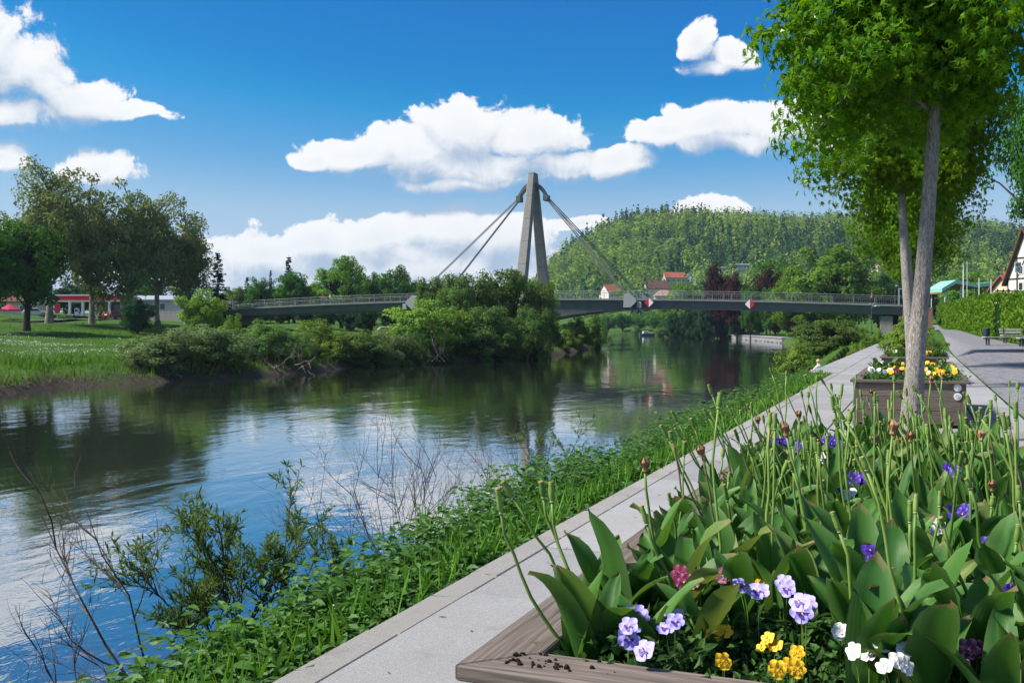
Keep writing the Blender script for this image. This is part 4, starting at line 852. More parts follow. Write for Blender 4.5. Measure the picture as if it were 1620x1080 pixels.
# half-timbered house on the right
def timber_house():
    p = px(1600, 482, 118); z0 = 3.6; e = empty('half_timbered_house', (p.x, p.y, z0), 'white half-timbered house with steep dark roof above the hedge', 'house', rz=TH-1.4)
    w, l, h, rh = 6.2, 10, 3.4, 5.6; b = MB(); b.box((w/2-.6, l/2, h/2-1), (w,l,h+2)); b.add([(-.6,0,h),(w-.6,0,h),(w/2-.6,0,h+rh)], [(0,1,2)]); b.add([(-.6,l,h),(w-.6,l,h),(w/2-.6,l,h+rh)], [(0,1,2)]); obj('wall', b.mesh('wall', M['stucco']), e)
    b = MB()
    for s_, xe in ((-1, -.6), (1, w-.6)):
        A_ = [Vector((xe+s_*.5,-.5,h-.8)), Vector((xe+s_*.5,l+.5,h-.8)), Vector((w/2-.6,l+.5,h+rh+.1)), Vector((w/2-.6,-.5,h+rh+.1))]; b.extrude(A_, [v+Vector((0,0,.3)) for v in A_])
    obj('roof', b.mesh('roof', M['tile_brown']), e)
    for (x0, z0_, x1, z1) in ((-.6,.1,-.6,h),(1,0,1,h+2.6),(2.5,0,2.5,h+rh-.3),(4,0,4,h+2.6),(5.6,0,5.6,h),(-.6,h,5.6,h),(-.6,1.7,5.6,1.7),(.8,h+2.4,4.2,h+2.4),(-.6,.1,1,1.7),(4,1.7,5.6,.1),(1,h,2.4,h+2.3),(4,h,2.6,h+2.3)):
        b = MB(); A_, B_ = Vector((x0,-.03,z0_)), Vector((x1,-.03,z1)); d_ = (B_-A_).normalized(); n_ = Vector((-d_.z,0,d_.x))*.09
        b.extrude([A_-n_, A_+n_, A_+n_+Vector((0,.1,0)), A_-n_+Vector((0,.1,0))], [B_-n_, B_+n_, B_+n_+Vector((0,.1,0)), B_-n_+Vector((0,.1,0))]); obj('timber_beam', b.mesh('timber_beam', M['timber']), e)
    for xx, zz_ in ((1.75,.95),(3.25,.95),(1.75,2.5),(3.25,2.5),(1.75,h+1.0),(3.2,h+1.0)):
        b = MB(); b.box((xx,-.04,zz_), (.8,.08,1.0)); wi = obj('window', b.mesh('window', M['white_paint']), e); b = MB(); b.box((xx,-.07,zz_), (.62,.06,.82)); obj('pane', b.mesh('pane', M['glass_dark']), wi)
timber_house()
house(1593, 452, 150, 1.6, 4, 2.4, 1.9, 'stucco_cream', 'tile_red', 'small annex with red tiled roof beside the half-timbered house', .3, 1, z=4.6)
# river-kilometre board above the hedge
def board_41():
    p = px(1610.5, 431, 60); g_ = gz(p.x, p.y); e = empty('kilometre_board', (p.x, p.y, g_), 'white board reading 41 above a ring, on a post above the hedge', 'sign', rz=TH)
    zb = p.z-g_; b = MB(); b.tube([(0,.06,0),(0,.06,zb+.5)], .03, 8); obj('post', b.mesh('post', M['metal_dark']), e)
    b = MB(); b.box((0,0,zb+.31), (.38,.03,.62)); bo = obj('board', b.mesh('board', M['white_paint']), e)
    def stroke(pts, m='timber'):
        b = MB(); 
        for a, c in zip(pts[:-1], pts[1:]): b.tube([(a[0],-.02,a[1]),(c[0],-.02,c[1])], .020, 6)
        return b.mesh('stroke', M[m])
    obj('digit', stroke([(-.04,zb+.36),(-.04,zb+.57),(-.15,zb+.43),(.0,zb+.43)]), bo); obj('digit', stroke([(.05,zb+.50),(.10,zb+.57),(.10,zb+.36)]), bo)
    obj('ring', stroke([(.085*math.cos(i*.5236), zb+.18+.085*math.sin(i*.5236)) for i in range(13)]), bo)
board_41()
# green-roofed shelter and poles
def shelter():
    d = 165; pts = [(1478,457),(1500,444),(1532,450),(1569,446)]; p0 = px(1520, 470, d); zg = gz(p0.x, p0.y); e = empty('shelter', (p0.x, p0.y, zg), 'open shelter with zigzag green copper roof behind the hedge', 'shelter', rz=TH)
    Q = [((x-1520)/F_PX*d, EYE+(HY-y)/F_PX*d-zg) for x, y in pts]; b = MB(); b2 = MB()
    for (xa, za), (xb, zb) in zip(Q[:-1], Q[1:]):
        b.extrude([Vector((xa,-3,za-.6)), Vector((xa,3,za-.6)), Vector((xa,3,za)), Vector((xa,-3,za))], [Vector((xb,-3,zb-.6)), Vector((xb,3,zb-.6)), Vector((xb,3,zb)), Vector((xb,-3,zb))])
        b2.extrude([Vector((xa,-2.8,za-.85)), Vector((xa,2.8,za-.85)), Vector((xa,2.8,za-.605)), Vector((xa,-2.8,za-.605))], [Vector((xb,-2.8,zb-.85)), Vector((xb,2.8,zb-.85)), Vector((xb,2.8,zb-.605)), Vector((xb,-2.8,zb-.605))])
    obj('roof', b.mesh('roof', M['copper_green']), e); obj('soffit', b2.mesh('soffit', M['roof_wood']), e)
    for xx in (1484, 1509, 1530, 1560):
        for yy in (-2.6, 2.6):
            xl = (xx-1520)/F_PX*d; zt = np.interp(xl, [q[0] for q in Q], [q[1] for q in Q])-.85; b = MB(); b.tube([(xl,yy,-.5),(xl,yy,zt)], .07, 8); obj('post', b.mesh('post', M['white_paint']), e)
shelter()
for (x, yt, d, r, lab) in ((1524, 419, 118, .07, 'tall white pole standing in front of the green-roofed shelter'), (1549, 441, 114, .06, 'short white pole near the right end of the shelter'), (1568, 443, 110, .06, 'white pole at the end of the shelter roof'), (1530, 415, 126, .04, 'slim grey pole behind the tall white pole')):
    p = px(x, 480, d); g_ = gz(p.x, p.y); e = empty('pole', (p.x, p.y, g_), lab, 'pole', 'poles by the shelter'); h = EYE+(HY-yt)/F_PX*d-g_
    b = MB(); b.tube([(0,0,-.3),(0,0,h)], [r,r*.8], 8); obj('shaft', b.mesh('shaft', M['white_paint']), e); b = MB(); b.tube([(0,0,h),(0,0,h+.06),(0,0,h+.12)], [r*1.3,r*1.3,r*.3], 8); obj('cap', b.mesh('cap', M['metal']), e)
# bridge-end portal, boards and lamps
def portal():
    p = px(1428, 486, 140); e = empty('portal_frame', (p.x, p.y, 3.4), 'white steel portal frame at the right end of the bridge', 'portal', rz=TH); b = MB()
    h = EYE+(HY-457)/F_PX*140-3.4
    for sx in (-.5, .5): b.tube([(sx,0,-2),(sx,0,h)], .06, 8)
    b.tube([(-.55,0,h),(.55,0,h)], .07, 8); obj('frame', b.mesh('frame', M['metal']), e); b = MB(); b.box((.55,-.1,h-1.35), (.5,.06,.8)); obj('notice', b.mesh('notice', M['white_paint']), e)
portal()
def street_lamp(x, yb, yt, d, arm, lab, z=None):
    p = px(x, yb, d); g_ = gz(p.x, p.y) if z is None else z; e = empty('street_lamp', (p.x, p.y, g_), lab, 'street lamp', 'lamps near the bridge', rz=TH); h = EYE+(HY-yt)/F_PX*d-g_
    b = MB(); b.tube([(0,0,-.2),(0,0,h)], [.07,.045], 8); obj('post', b.mesh('post', M['metal_dark']), e)
    b = MB(); b.tube([(0,0,h-.05),(arm,0,h)], .035, 6); b.box((arm*.8,0,h+.03), (arm*.6,.18,.09)); obj('lamp_head', b.mesh('lamp_head', M['white_paint']), e)
street_lamp(1379, 521, 484, 118, .9, 'dark lamp post with white arm in front of the bridge end'); street_lamp(1421, 486, 440, 150, .0001, 'slim lamp post behind the bridge end railing', z=4.0); street_lamp(1416, 486, 452, 146, .3, 'short lamp post on the corner of the bridge railing', z=4.2)
# ------------------------------------------------------------------ hedge, bin, benches
hp = []; rg = np.random.default_rng(91); e = empty('clipped_hedge', (6, 70, gz(6, 70)), 'tall clipped bright green hedge along the cobbled road', 'hedge'); org = np.array([6, 70, gz(6, 70)])
n = 60000; sv = rg.uniform(46, 176, n); face = rg.random(n) < .66; tv = hedge_t(sv)+.55+np.where(face, rg.normal(size=n)*.07, rg.uniform(0, 1.5, n)); hh = 2.75+.12*np.sin(sv*.7)+.08*np.sin(sv*2.3); gh = ground_z(np.stack([tv, sv], 1))
gap = (sv > 71.5) & (sv < 74.2)
zv = gh + np.where(face, rg.uniform(.0, 1, n)*hh, hh+rg.normal(size=n)*.05); tv = np.where(gap & face, tv+.35, tv)
nor = np.where(face[:, None], np.array([-1,0,.25]), np.array([0,0,1.]))+rg.normal(size=(n, 3))*.5; Y = unit(np.array([0,0,1.])+rg.normal(size=(n, 3))*.6)
V, Fc, Tn = leaf_np('card', np.stack([tv, sv, zv], 1)-org, Y, unit(nor), rg.uniform(.14, .26, n), np.where(gap, rg.uniform(0, .25, n), np.clip(rg.normal(.5, .25, n)+(vnoise(sv, zv, .9, 3)-.5)*.5, 0, 1)))
obj('hedge_leaves', np_mesh('hedge_leaves', V, Fc, M['leaf_hedge'], Tn), e, kind='stuff')
ss = np.linspace(45, 177, 147); b = MB()
for a, c in zip(ss[:-1], ss[1:]):
    R_ = []
    for s_ in (a, c): t_ = float(hedge_t(s_))+.62; g_ = gz(t_, s_); R_.append([Vector((t_,s_,g_-.4))-Vector(org), Vector((t_+1.3,s_,g_-.4))-Vector(org), Vector((t_+1.3,s_,g_+2.4))-Vector(org), Vector((t_,s_,g_+2.4))-Vector(org)])
    b.extrude(R_[0], R_[1])
obj('hedge_core', b.mesh('hedge_core', M['leaf_dark']), e)
# raised garden fence behind the hedge
e = empty('garden_fence', (px(1600, 455, 72).x, px(1600, 455, 72).y, 3.2), 'brown wooden fence above the hedge by the half-timbered house', 'fence', rz=TH)
b = MB(); b.box((1.2,0,-1.4), (.1,.1,3)); 
for i in range(9): b = MB(); b.box((i*.42-1.0,0,.3), (.07,.05,1.3)); obj('fence_post', b.mesh('fence_post', M['timber']), e)
for zz_ in (.2, .8): b = MB(); b.box((.7,.06,zz_), (3.7,.04,.09)); obj('fence_rail', b.mesh('fence_rail', M['timber']), e)
b = MB(); b.box((.7,.25,-1.75), (3.9,.4,3.0)); obj('wall_base', b.mesh('wall_base', M['stucco']), e)
p = px(1560.5, 531, 64); g_ = gz(p.x, p.y)+.1; e = empty('litter_bin', (p.x, p.y, g_), 'dark blue litter bin in front of the hedge', 'bin'); b = MB(); b.tube([(0,0,0),(0,0,.05),(0,0,.62),(0,0,.66)], [.17,.19,.21,.20], 16); obj('body', b.mesh('body', M['navy']), e); b = MB(); b.tube([(0,0,.66),(0,0,.70),(0,0,.73)], [.225,.225,.14], 16); obj('lid', b.mesh('lid', M['metal_dark']), e)
def bench(x, y, d, back, lab, rz, L=1.9):
    p = px(x, y, d); e = empty('bench', (p.x, p.y, gz(p.x, p.y)+.1), lab, 'bench', 'benches by the hedge', rz=rz)
    for i in range(4): b = MB(); b.box((0,-.2+i*.125,.45), (L,.10,.04)); obj('seat_slat', b.mesh('seat_slat', M['bench_slat']), e)
    if back:
        for i in range(2): b = MB(); b.box((0,.28+.02*i,.62+i*.16), (L,.035,.12)); obj('back_slat', b.mesh('back_slat', M['bench_slat']), e)
    for sx in (-1, 1): b = MB(); b.box((sx*L*.4,-.15,.215), (.07,.07,.43)); b.box((sx*L*.4,.2,.215), (.07,.07,.43)); b.box((sx*L*.4,.03,.41), (.07,.5,.05)); (b.box((sx*L*.4,.27,.6), (.06,.05,.5)) if back else None); obj('leg', b.mesh('leg', M['metal_dark']), e)
bench(1612, 538, 57, True, 'slatted bench with white backrest in front of the hedge', TH-.1); bench(1592, 541, 54, False, 'backless slatted bench in front of the backrest bench', TH-.1, 2.4); bench(1640, 540, 52, False, 'backless slatted bench at the edge of the road', TH-.1)

# ------------------------------------------------------------------ left bank: road, petrol station, cars, parasol
def strip(name, pts, w, mat_, dz):
    P = np.array(pts, float); V, Fq = [], []
    dens = [];
    for a, c in zip(P[:-1], P[1:]):
        for t_ in np.linspace(0, 1, 14)[:-1]: dens.append(a+(c-a)*t_)
    dens.append(P[-1]); dens = np.array(dens); tn = np.gradient(dens, axis=0); tn /= np.linalg.norm(tn, axis=1)[:, None]; nn = np.stack([-tn[:, 1], tn[:, 0]], 1)
    for k in (-1, -.33, .33, 1): V.append(dens+nn*w*k/2)
    n_ = len(dens); Z_ = np.concatenate([ground_z(v)+dz for v in V]); Z_ = np.tile(np.max(Z_.reshape(4, n_), axis=0), 4)
    Fq = [(k*n_+i, k*n_+i+1, (k+1)*n_+i+1, (k+1)*n_+i) for k in range(3) for i in range(n_-1)]
    return obj(name, np_mesh(name, np.column_stack([np.vstack(V), Z_]), Fq, M[mat_], smooth=True), kind='structure')
def xyd(x, d): return cw((x-CX)/F_PX*d, d)
strip('riverside_road', [xyd(-260, 128), xyd(-60, 138), xyd(60, 150), xyd(150, 172), xyd(230, 188), xyd(300, 196), xyd(380, 190)], 7.0, 'asphalt', .06)
strip('station_forecourt', [xyd(60, 186), xyd(130, 190), xyd(215, 196)], 16.0, 'paver', .03)
def station():
    d = 192; p = px(142, 498, d); g_ = gz(p.x, p.y); e = empty('petrol_station', (p.x, p.y, g_), 'petrol station with flat red and white canopy behind the plane trees', 'petrol station', rz=TH)
    zc = EYE+(HY-475.5)/F_PX*d-g_; zt = EYE+(HY-467)/F_PX*d-g_; x0, x1 = -6.6, 6.8
    b = MB(); b.box(((x0+x1)/2,2,(zc+zt)/2-.08), (x1-x0,9,zt-zc-.2)); cn = obj('canopy', b.mesh('canopy', M['red_paint']), e); b = MB(); b.box(((x0+x1)/2,2,zt-.05), (x1-x0+.1,9.1,.22)); obj('canopy_edge', b.mesh('canopy_edge', M['white_paint']), cn); b = MB(); b.box(((x0+x1)/2,2,zc-.08), (x1-x0-.3,8.6,.2)); obj('canopy_soffit', b.mesh('canopy_soffit', M['white_paint']), cn)
    for xx in (-3.4, -.9, 4.2):
        for yy in (-1, 5): b = MB(); b.box((xx,yy,zc/2-.15), (.4,.4,zc)); obj('pillar', b.mesh('pillar', M['white_paint']), e)
    b = MB(); b.box((2.5,8,1.6), (9,4,3.4)); obj('shop', b.mesh('shop', M['metal_dark']), e)
    for i in range(4): b = MB(); b.box((-.9+i*2.0,5.93,1.5), (1.6,.06,2.2)); obj('shop_window', b.mesh('shop_window', M['glass_dark']), e)
    for xx in (-2.2, 1.6): b = MB(); b.box((xx,-.6,.85), (.8,.5,1.7)); pu = obj('fuel_pump', b.mesh('fuel_pump', M['white_paint'], bevel=.04), e); b = MB(); b.box((xx,-.87,1.25), (.55,.05,.5)); obj('display', b.mesh('display', M['glass_dark']), pu)
station()
p = px(90.5, 495, 176); e = empty('red_sign', (p.x, p.y, gz(p.x, p.y)), 'rounded red sign beside the petrol station forecourt', 'sign', rz=TH); h0 = max(.3, p.z-gz(p.x, p.y)); b = MB(); b.extrude([Vector((.5*math.copysign(abs(math.cos(t_))**.6, math.cos(t_)),-.12,h0+.8+.85*math.copysign(abs(math.sin(t_))**.6, math.sin(t_)))) for t_ in np.linspace(0, 6.28, 25)[:-1]], [Vector((.5*math.copysign(abs(math.cos(t_))**.6, math.cos(t_)),.12,h0+.8+.85*math.copysign(abs(math.sin(t_))**.6, math.sin(t_)))) for t_ in np.linspace(0, 6.28, 25)[:-1]]); obj('panel', b.mesh('panel', M['red_paint']), e); b = MB(); b.box((0,.05,h0/2), (.16,.12,h0+.1)); obj('post', b.mesh('post', M['metal']), e)
def car(x, d, body, lab, rz):
    wx, wy = xyd(x, d); e = empty('parked_car', (wx, wy, gz(wx, wy)+.07), lab, 'car', 'cars on the left bank', rz=rz); prof = [(-2.05,.35),(-2.1,.75),(-1.95,.92),(-1.55,1.35),(-1.2,1.46),(.35,1.46),(1.0,1.0),(1.9,.85),(2.1,.6),(2.05,.35)]
    b = MB(); b.extrude([Vector((a,-.86,c)) for a, c in prof], [Vector((a,.86,c)) for a, c in prof]); bd = obj('body', b.mesh('body', M[body], bevel=.05), e)
    for sy in (-1, 1):
        b = MB(); b.extrude([Vector((-1.5,sy*.87,.98)), Vector((-1.2,sy*.87,1.36)), Vector((.3,sy*.87,1.36)), Vector((.8,sy*.87,.98))], [Vector((-1.5,sy*.885,.98)), Vector((-1.2,sy*.885,1.36)), Vector((.3,sy*.885,1.36)), Vector((.8,sy*.885,.98))]); obj('side_window', b.mesh('side_window', M['glass_dark']), e)
        for xx in (-1.3, 1.3): b = MB(); b.disc((xx,sy*.78,.32), .32, (0,1,0), .2, 16); wh = obj('wheel', b.mesh('wheel', M['tyre']), e); b = MB(); b.disc((xx,sy*.885,.32), .19, (0,1,0), .02, 12); obj('rim', b.mesh('rim', M['rim_metal']), wh)
        b = MB(); b.box((-2.06,sy*.66,.82), (.1,.28,.2)); obj('tail_light', b.mesh('tail_light', M['lamp_red']), e); b = MB(); b.box((2.02,sy*.62,.68), (.14,.34,.14)); obj('headlight', b.mesh('headlight', M['white_paint']), e)
    b = MB(); b.extrude([Vector((-1.93,-.7,.97)), Vector((-1.93,.7,.97)), Vector((-1.6,.62,1.33)), Vector((-1.6,-.62,1.33))], [Vector((-1.97,-.7,.98)), Vector((-1.97,.7,.98)), Vector((-1.64,.62,1.34)), Vector((-1.64,-.62,1.34))]); obj('rear_window', b.mesh('rear_window', M['glass_dark']), e)
car(180, 176, 'car_red', 'dark red car parked under the petrol station canopy', TH+1.2); car(258, 180, 'car_dark', 'dark blue car in front of the white building', TH+.2); car(614, 186, 'car_white', 'white car parked under the bridge span', TH+.1); car(636, 190, 'car_white', 'white car beside the thicket under the bridge', TH-.2); car(56, 176, 'car_white', 'white car between the chestnut trunk and the plane trunk', TH+.4)
house(268, 494, 205, 12, 8, 3.2, .6, 'stucco', 'metal', 'low white building with flat roof between plane tree and willow', 0, 3, z=3.6)
house(12, 500, 205, 14, 9, 3.2, 3.0, 'stucco_cream', 'tile_brown', 'low building with brown roof behind the pink parasol', 0, 4, z=3.2)
def parasol(x, d, lab):
    wx, wy = xyd(x, d); g_ = gz(wx, wy); e = empty('parasol', (wx, wy, g_), lab, 'parasol', 'pink parasols'); zc = EYE+(HY-490)/F_PX*d-g_; b = MB(); b.tube([(0,0,0),(0,0,zc+1)], .04, 8); obj('pole', b.mesh('pole', M['metal']), e)
    b = MB(); ring = [Vector((1.75*math.cos(i*math.pi/4), 1.75*math.sin(i*math.pi/4), zc)) for i in range(8)]; b.add(ring+[Vector((0,0,zc+.95))], [(i,(i+1) % 8,8) for i in range(8)]); b.add(ring+[v-Vector((0,0,.18)) for v in ring], [(i,(i+1) % 8,8+(i+1) % 8,8+i) for i in range(8)]); obj('canopy', b.mesh('canopy', M['umbrella_cloth']), e); b = MB(); b.disc((0,0,.06), .3, (0,0,1), .12); obj('base', b.mesh('base', M['paver']), e)
parasol(15, 166, 'pink market parasol beside the dark chestnut'); parasol(-14, 168, 'second pink parasol behind the dark chestnut')
for (x, d, hw, ty, lab) in ((25,150,18,502,'low green border hedge below the pink parasol'),(60,156,16,503,'low green hedge between the chestnut trunk and the plane trunk'),(102,168,13,497,'clipped dark hedge in front of the petrol station')):
    tree_at('bush2', 'low_hedge', x, d, ty, lab, None, 'hedge', hw=hw)
# glass stair box and quay on the far side
p = px(361, 490, 176); e = empty('glass_box', (p.x, p.y, 4.0), 'glass panelled box at the left end of the bridge', 'glass box', rz=TH)
b = MB(); b.box((0,0,1.0), (1.5,1.2,2.0)); obj('glazing', b.mesh('glazing', M['anchor_paint']), e)
for sx in (-.75, .75): b = MB(); b.box((sx,-.62,.4), (.1,.1,3.4)); obj('post', b.mesh('post', M['metal_dark']), e)
qa, qb, qc = np.array(wpt(1157, 536)), np.array(wpt(1200, 539.2)), np.array(wpt(1238, 543)); e = empty('quay_wall', (qa[0], qa[1], WZ), 'low stone quay wall on the far right bank', 'quay wall')
b = MB()
for a, c in ((qa, qb), (qb, qc)):
    t_ = (c-a)/np.linalg.norm(c-a); n_ = np.array([t_[1], -t_[0]])*.9; n_ = n_ if n_[0] > 0 else -n_
    b.prism([tuple(a-qa-n_*.1), tuple(c-qa-n_*.1), tuple(c-qa+n_*3), tuple(a-qa+n_*3)], -1, 1.12)
obj('wall', b.mesh('wall', M['paver']), e); b = MB()
for a, c in ((qa, qb), (qb, qc)):
    t_ = (c-a)/np.linalg.norm(c-a); n_ = np.array([t_[1], -t_[0]])*.9; n_ = n_ if n_[0] > 0 else -n_
    b.prism([tuple(a-qa-n_*.3), tuple(c-qa-n_*.3), tuple(c-qa+n_*2.6), tuple(a-qa+n_*2.6)], 1.125, 1.3)
obj('coping', b.mesh('coping', M['granite']), e)
e = empty('stone_stairs', (*xyd(1180, 300), gz(*xyd(1180, 300))), 'pale stone stairs climbing the far grass bank from the quay', 'stairs', rz=TH-.35)
for i in range(9): b = MB(); b.box((0,i*1.6,.25+i*.22), (7-.2*i,1.7,.5)); obj('step', b.mesh('step', M['granite']), e)
e = empty('stone_ramp', (*xyd(1268, 236), gz(*xyd(1268, 236))), 'narrow pale ramp edge running up the far grass bank', 'ramp', rz=TH-.9); b = MB(); b.box((0,8,.25), (.8,20,.4), R=Matrix.Rotation(.08, 3, 'X')); obj('edge_stone', b.mesh('edge_stone', M['granite']), e)
e = empty('moored_boat', (*wpt(1024, 531.2), WZ), 'small dark boat with pale cabin moored at the far bank', 'boat', rz=TH+.1); b = MB(); rings = []
for xx, w_, z0_ in ((-3,.7,.1),(-1.5,1.0,0),(1,1.0,0),(2.6,.5,.15),(3.2,.05,.4)): rings.append([Vector((xx,-w_,.9)), Vector((xx,-w_*.7,z0_-.2)), Vector((xx,w_*.7,z0_-.2)), Vector((xx,w_,.9))])
for A_, B_ in zip(rings[:-1], rings[1:]): b.extrude(A_, B_)
obj('hull', b.mesh('hull', M['metal_dark']), e); b = MB(); b.box((-.6,0,1.3), (2.4,1.4,1.0)); cb = obj('cabin', b.mesh('cabin', M['white_paint'], bevel=.1), e); b = MB(); b.box((-.6,-.72,1.45), (2.0,.04,.4)); obj('cabin_window', b.mesh('cabin_window', M['glass_dark']), cb)
e = empty('beach_flag', (*xyd(1058, 395), gz(*xyd(1058, 395))), 'tall white banner flag on the far bank under the bridge', 'flag', rz=TH); b = MB(); b.tube([(0,0,0),(0,0,4.2)], .05, 6); obj('pole', b.mesh('pole', M['metal']), e); b = MB(); b.extrude([Vector((0,-.02,1.2)), Vector((.6,-.02,1.2)), Vector((.5,-.02,3.6)), Vector((0,-.02,4.2))], [Vector((0,.02,1.2)), Vector((.6,.02,1.2)), Vector((.5,.02,3.6)), Vector((0,.02,4.2))]); obj('banner', b.mesh('banner', M['white_paint']), e)
e = empty('info_sign', (*xyd(1166, 290), gz(*xyd(1166, 290))), 'grey information panel on posts on the far bank', 'sign', rz=TH); b = MB(); b.box((0,0,2.4), (1.5,.08,1.3)); obj('panel', b.mesh('panel', M['anchor_paint']), e)
for sx in (-.6, .6): b = MB(); b.tube([(sx,0,-.2),(sx,0,1.8)], .05, 6); obj('post', b.mesh('post', M['metal']), e)

# ------------------------------------------------------------------ tulips gone to seed
r6 = np.random.default_rng(66)
def tulip_leaf(L, w, a0, a1, fold, wave, ph):
    nu, nv = 11, 5; V, tint, ac, al_ = [], [], [], []; y = z = 0.0; us = np.linspace(0, 1, nu)
    for i, u in enumerate(us):
        an = a0+(a1-a0)*u**1.7
        if i: y += math.sin(an)*L/(nu-1); z += math.cos(an)*L/(nu-1)
        hw = w/2*min(1.0, ((u+.10)**.55)*((1-u)**.62)*1.72) if u < 1 else .0006
        ny, nz = -math.cos(an), math.sin(an); f = fold*(1-.55*u)
        for j in range(nv):
            v = -1+2*j/(nv-1); lift = abs(v)**1.4*hw*f + wave*w*math.sin(u*9+ph+(2 if v > 0 else 0))*abs(v)**2*(.3+u)*.5
            V.append((v*hw*math.cos(f*.6), y+ny*lift, z+nz*lift)); tint.append(.28 if abs(v) > .99 else 0); ac.append(v); al_.append(u)
    Fq = [(i*nv+j, i*nv+j+1, (i+1)*nv+j+1, (i+1)*nv+j) for i in range(nu-1) for j in range(nv-1)]
    return np_mesh('tulip_leaf', V, Fq, M['tulip_leaf'], tint, smooth=True, attrs={'across': ac, 'along': al_})
TL = [tulip_leaf(r6.uniform(.23, .34), r6.uniform(.075, .125), r6.uniform(.0, .3), r6.uniform(.3, 1.2), r6.uniform(.4, .9), r6.uniform(.06, .22), r6.uniform(0, 6)) for _ in range(14)]
TN = [tulip_leaf(r6.uniform(.24, .36), r6.uniform(.045, .078), r6.uniform(.0, .2), r6.uniform(.15, .9), r6.uniform(.4, .9), r6.uniform(.05, .2), r6.uniform(0, 6)) for _ in range(12)]
TL += [tulip_leaf(r6.uniform(.24, .32), r6.uniform(.09, .13), .5, r6.uniform(1.9, 2.5), .5, .15, r6.uniform(0, 6)) for _ in range(4)]
LEFTV = Vector((-CT, -ST, 0))
def tulip_stem(h, lean, bend, matn):
    d_ = Vector((lean[0], lean[1], 1)); pts = []; p = Vector((0,0,0)); n_ = 8
    for i in range(n_+1): pts.append(p.copy()); p = p+Vector((d_.x*(1+bend*(i/n_-.4)), d_.y*(1+bend*(i/n_-.4)), 1)).normalized()*h/n_+Vector((r6.normal()*.006, r6.normal()*.006, 0))
    th_ = r6.uniform(.85, 1.2); b = MB(); b.tube(pts, [(.0053-.0015*i/n_)*th_ for i in range(n_+1)], 7); return b.mesh('stem', M[matn], smooth=True), pts[-1], (pts[-1]-pts[-2]).normalized()
def pod_mesh(L, r, st='stigma'):
    b = MB(); prof = [(0,.0042),(.12,.0062),(.3,r),(.7,r),(.92,r*.82),(1,r*.95),(1.05,r*1.05),(1.09,r*.6)]; n_ = 9
    b.tube([(0,0,L*u) for u, _ in prof[:6]], [q for _, q in prof[:6]], n_, 0); b.tube([(0,0,L*u) for u, _ in prof[5:]], [q for _, q in prof[5:]], n_, 1); b.tube([(0,0,-.002),(0,0,.002)], .0056, n_, 2)
    return b.mesh('seed_pod', [M['tulip_stem'], M[st], M['stem_scar']], smooth=True)
PODS = [pod_mesh(L, r) for L, r in ((.040,.0080),(.050,.0088),(.030,.0070),(.046,.0068),(.056,.0075),(.036,.0095),(.025,.0062))]
def dried_head():
    b = MB()
    for i in range(7):
        a = i*.9; c = Vector((math.cos(a), math.sin(a), 0)); b.add([Vector((0,0,0)), c*.012+Vector((0,0,.012)), c*.016+Vector((-.006*c.y,.006*c.x,.03)), c*.008+Vector((.004,0,.045)), c*.011+Vector((.008*c.y,-.008*c.x,.025))], [(0,1,2),(2,3,4),(0,2,4)])
    b.tube([(0,0,0),(0,0,.03)], [.009,.008], 7); return b.mesh('dried_petals', M['dried_petal'])
DRY = dried_head()
STEMS = []
for k in range(36):
    h = r6.uniform(.30, .62); side = r6.uniform(-.12, .42); fw = r6.uniform(-.2, .2)
    ln = LEFTV*side + Vector((-ST, CT, 0))*fw; STEMS.append((*tulip_stem(h, (ln.x, ln.y), r6.uniform(-1.3, 1.3), 'tulip_stem' if k != 7 else 'stem_brown'), h))
STRONG = [(*tulip_stem(r6.uniform(.42, .56), tuple((LEFTV*r6.uniform(.35, .6))[:2]), r6.uniform(-.4, .1), 'tulip_stem'), .5) for _ in range(4)]
ZONE = lambda x, y: 'by the open front corner' if y < 3.1 else ('along the river-side rim' if x < -.45 else ('along the road-side rim' if x > .12 else ('in the middle' if y < 5.4 else 'at the tree end')))
LAB = {'pod': ('faded tulip with green seed pod in the near planter', 'seed-head tulips in the near planter'), 'dry': ('tulip with withered petals in the near planter', 'withered tulips in the near planter'), 'leaf': ('stemless clump of tulip leaves in the near planter', 'leafy tulips in the near planter')}
def tulip(x, y, z, kind, strong=False, nleaf=3, lab=None, sc_=1.0, base=None):
    la, gr = LAB[kind] if lab is None else lab
    if lab is None: la = la.replace('in the near planter', ZONE(x, y)+' of the near planter'); gr = gr+' '+ZONE(x, y)
    e = empty('tulip', (x, y, z), la, 'tulip', gr, sc_=sc_); a = base if base is not None else r6.uniform(0, 6.28)
    for i in range(nleaf):
        o = obj('leaf', (TL if (y < 3.9 or r6.random() < .3) else TN)[r6.integers(12)], e) if y < 12 else obj('leaf', TL[r6.integers(12)], e); o.rotation_euler = (r6.uniform(-.12, .12), 0, a+i*2.2+r6.uniform(-.5, .5)); s_ = r6.uniform(.85, 1.2); o.scale = (s_,)*3
    if kind != 'leaf':
        me_, tip, dr_, h = STRONG[r6.integers(len(STRONG))] if strong else STEMS[r6.integers(len(STEMS))]
        o = obj('stem', me_, e); q_ = dr_.to_track_quat('Z', 'Y')
        hd = obj('seed_pod' if kind == 'pod' else 'dried_petals', PODS[r6.integers(len(PODS))] if kind == 'pod' else DRY, o); hd.location = tip; hd.rotation_euler = q_.to_euler()
    return e
pos = []; SOIL = PL-.10
tries = 0
while tries < 9000 and len(pos) < 235:
    tries += 1; x, y = r6.uniform(-.84, .46), r6.uniform(2.42, 7.0)
    if y < 3.0 and -.70 < x < -.15 and r6.random() < .85: continue        # the open front corner with the lavender pansies
    if all((x-a)**2+(y-b_)**2 > .118**2 for a, b_ in pos): pos.append((x, y))
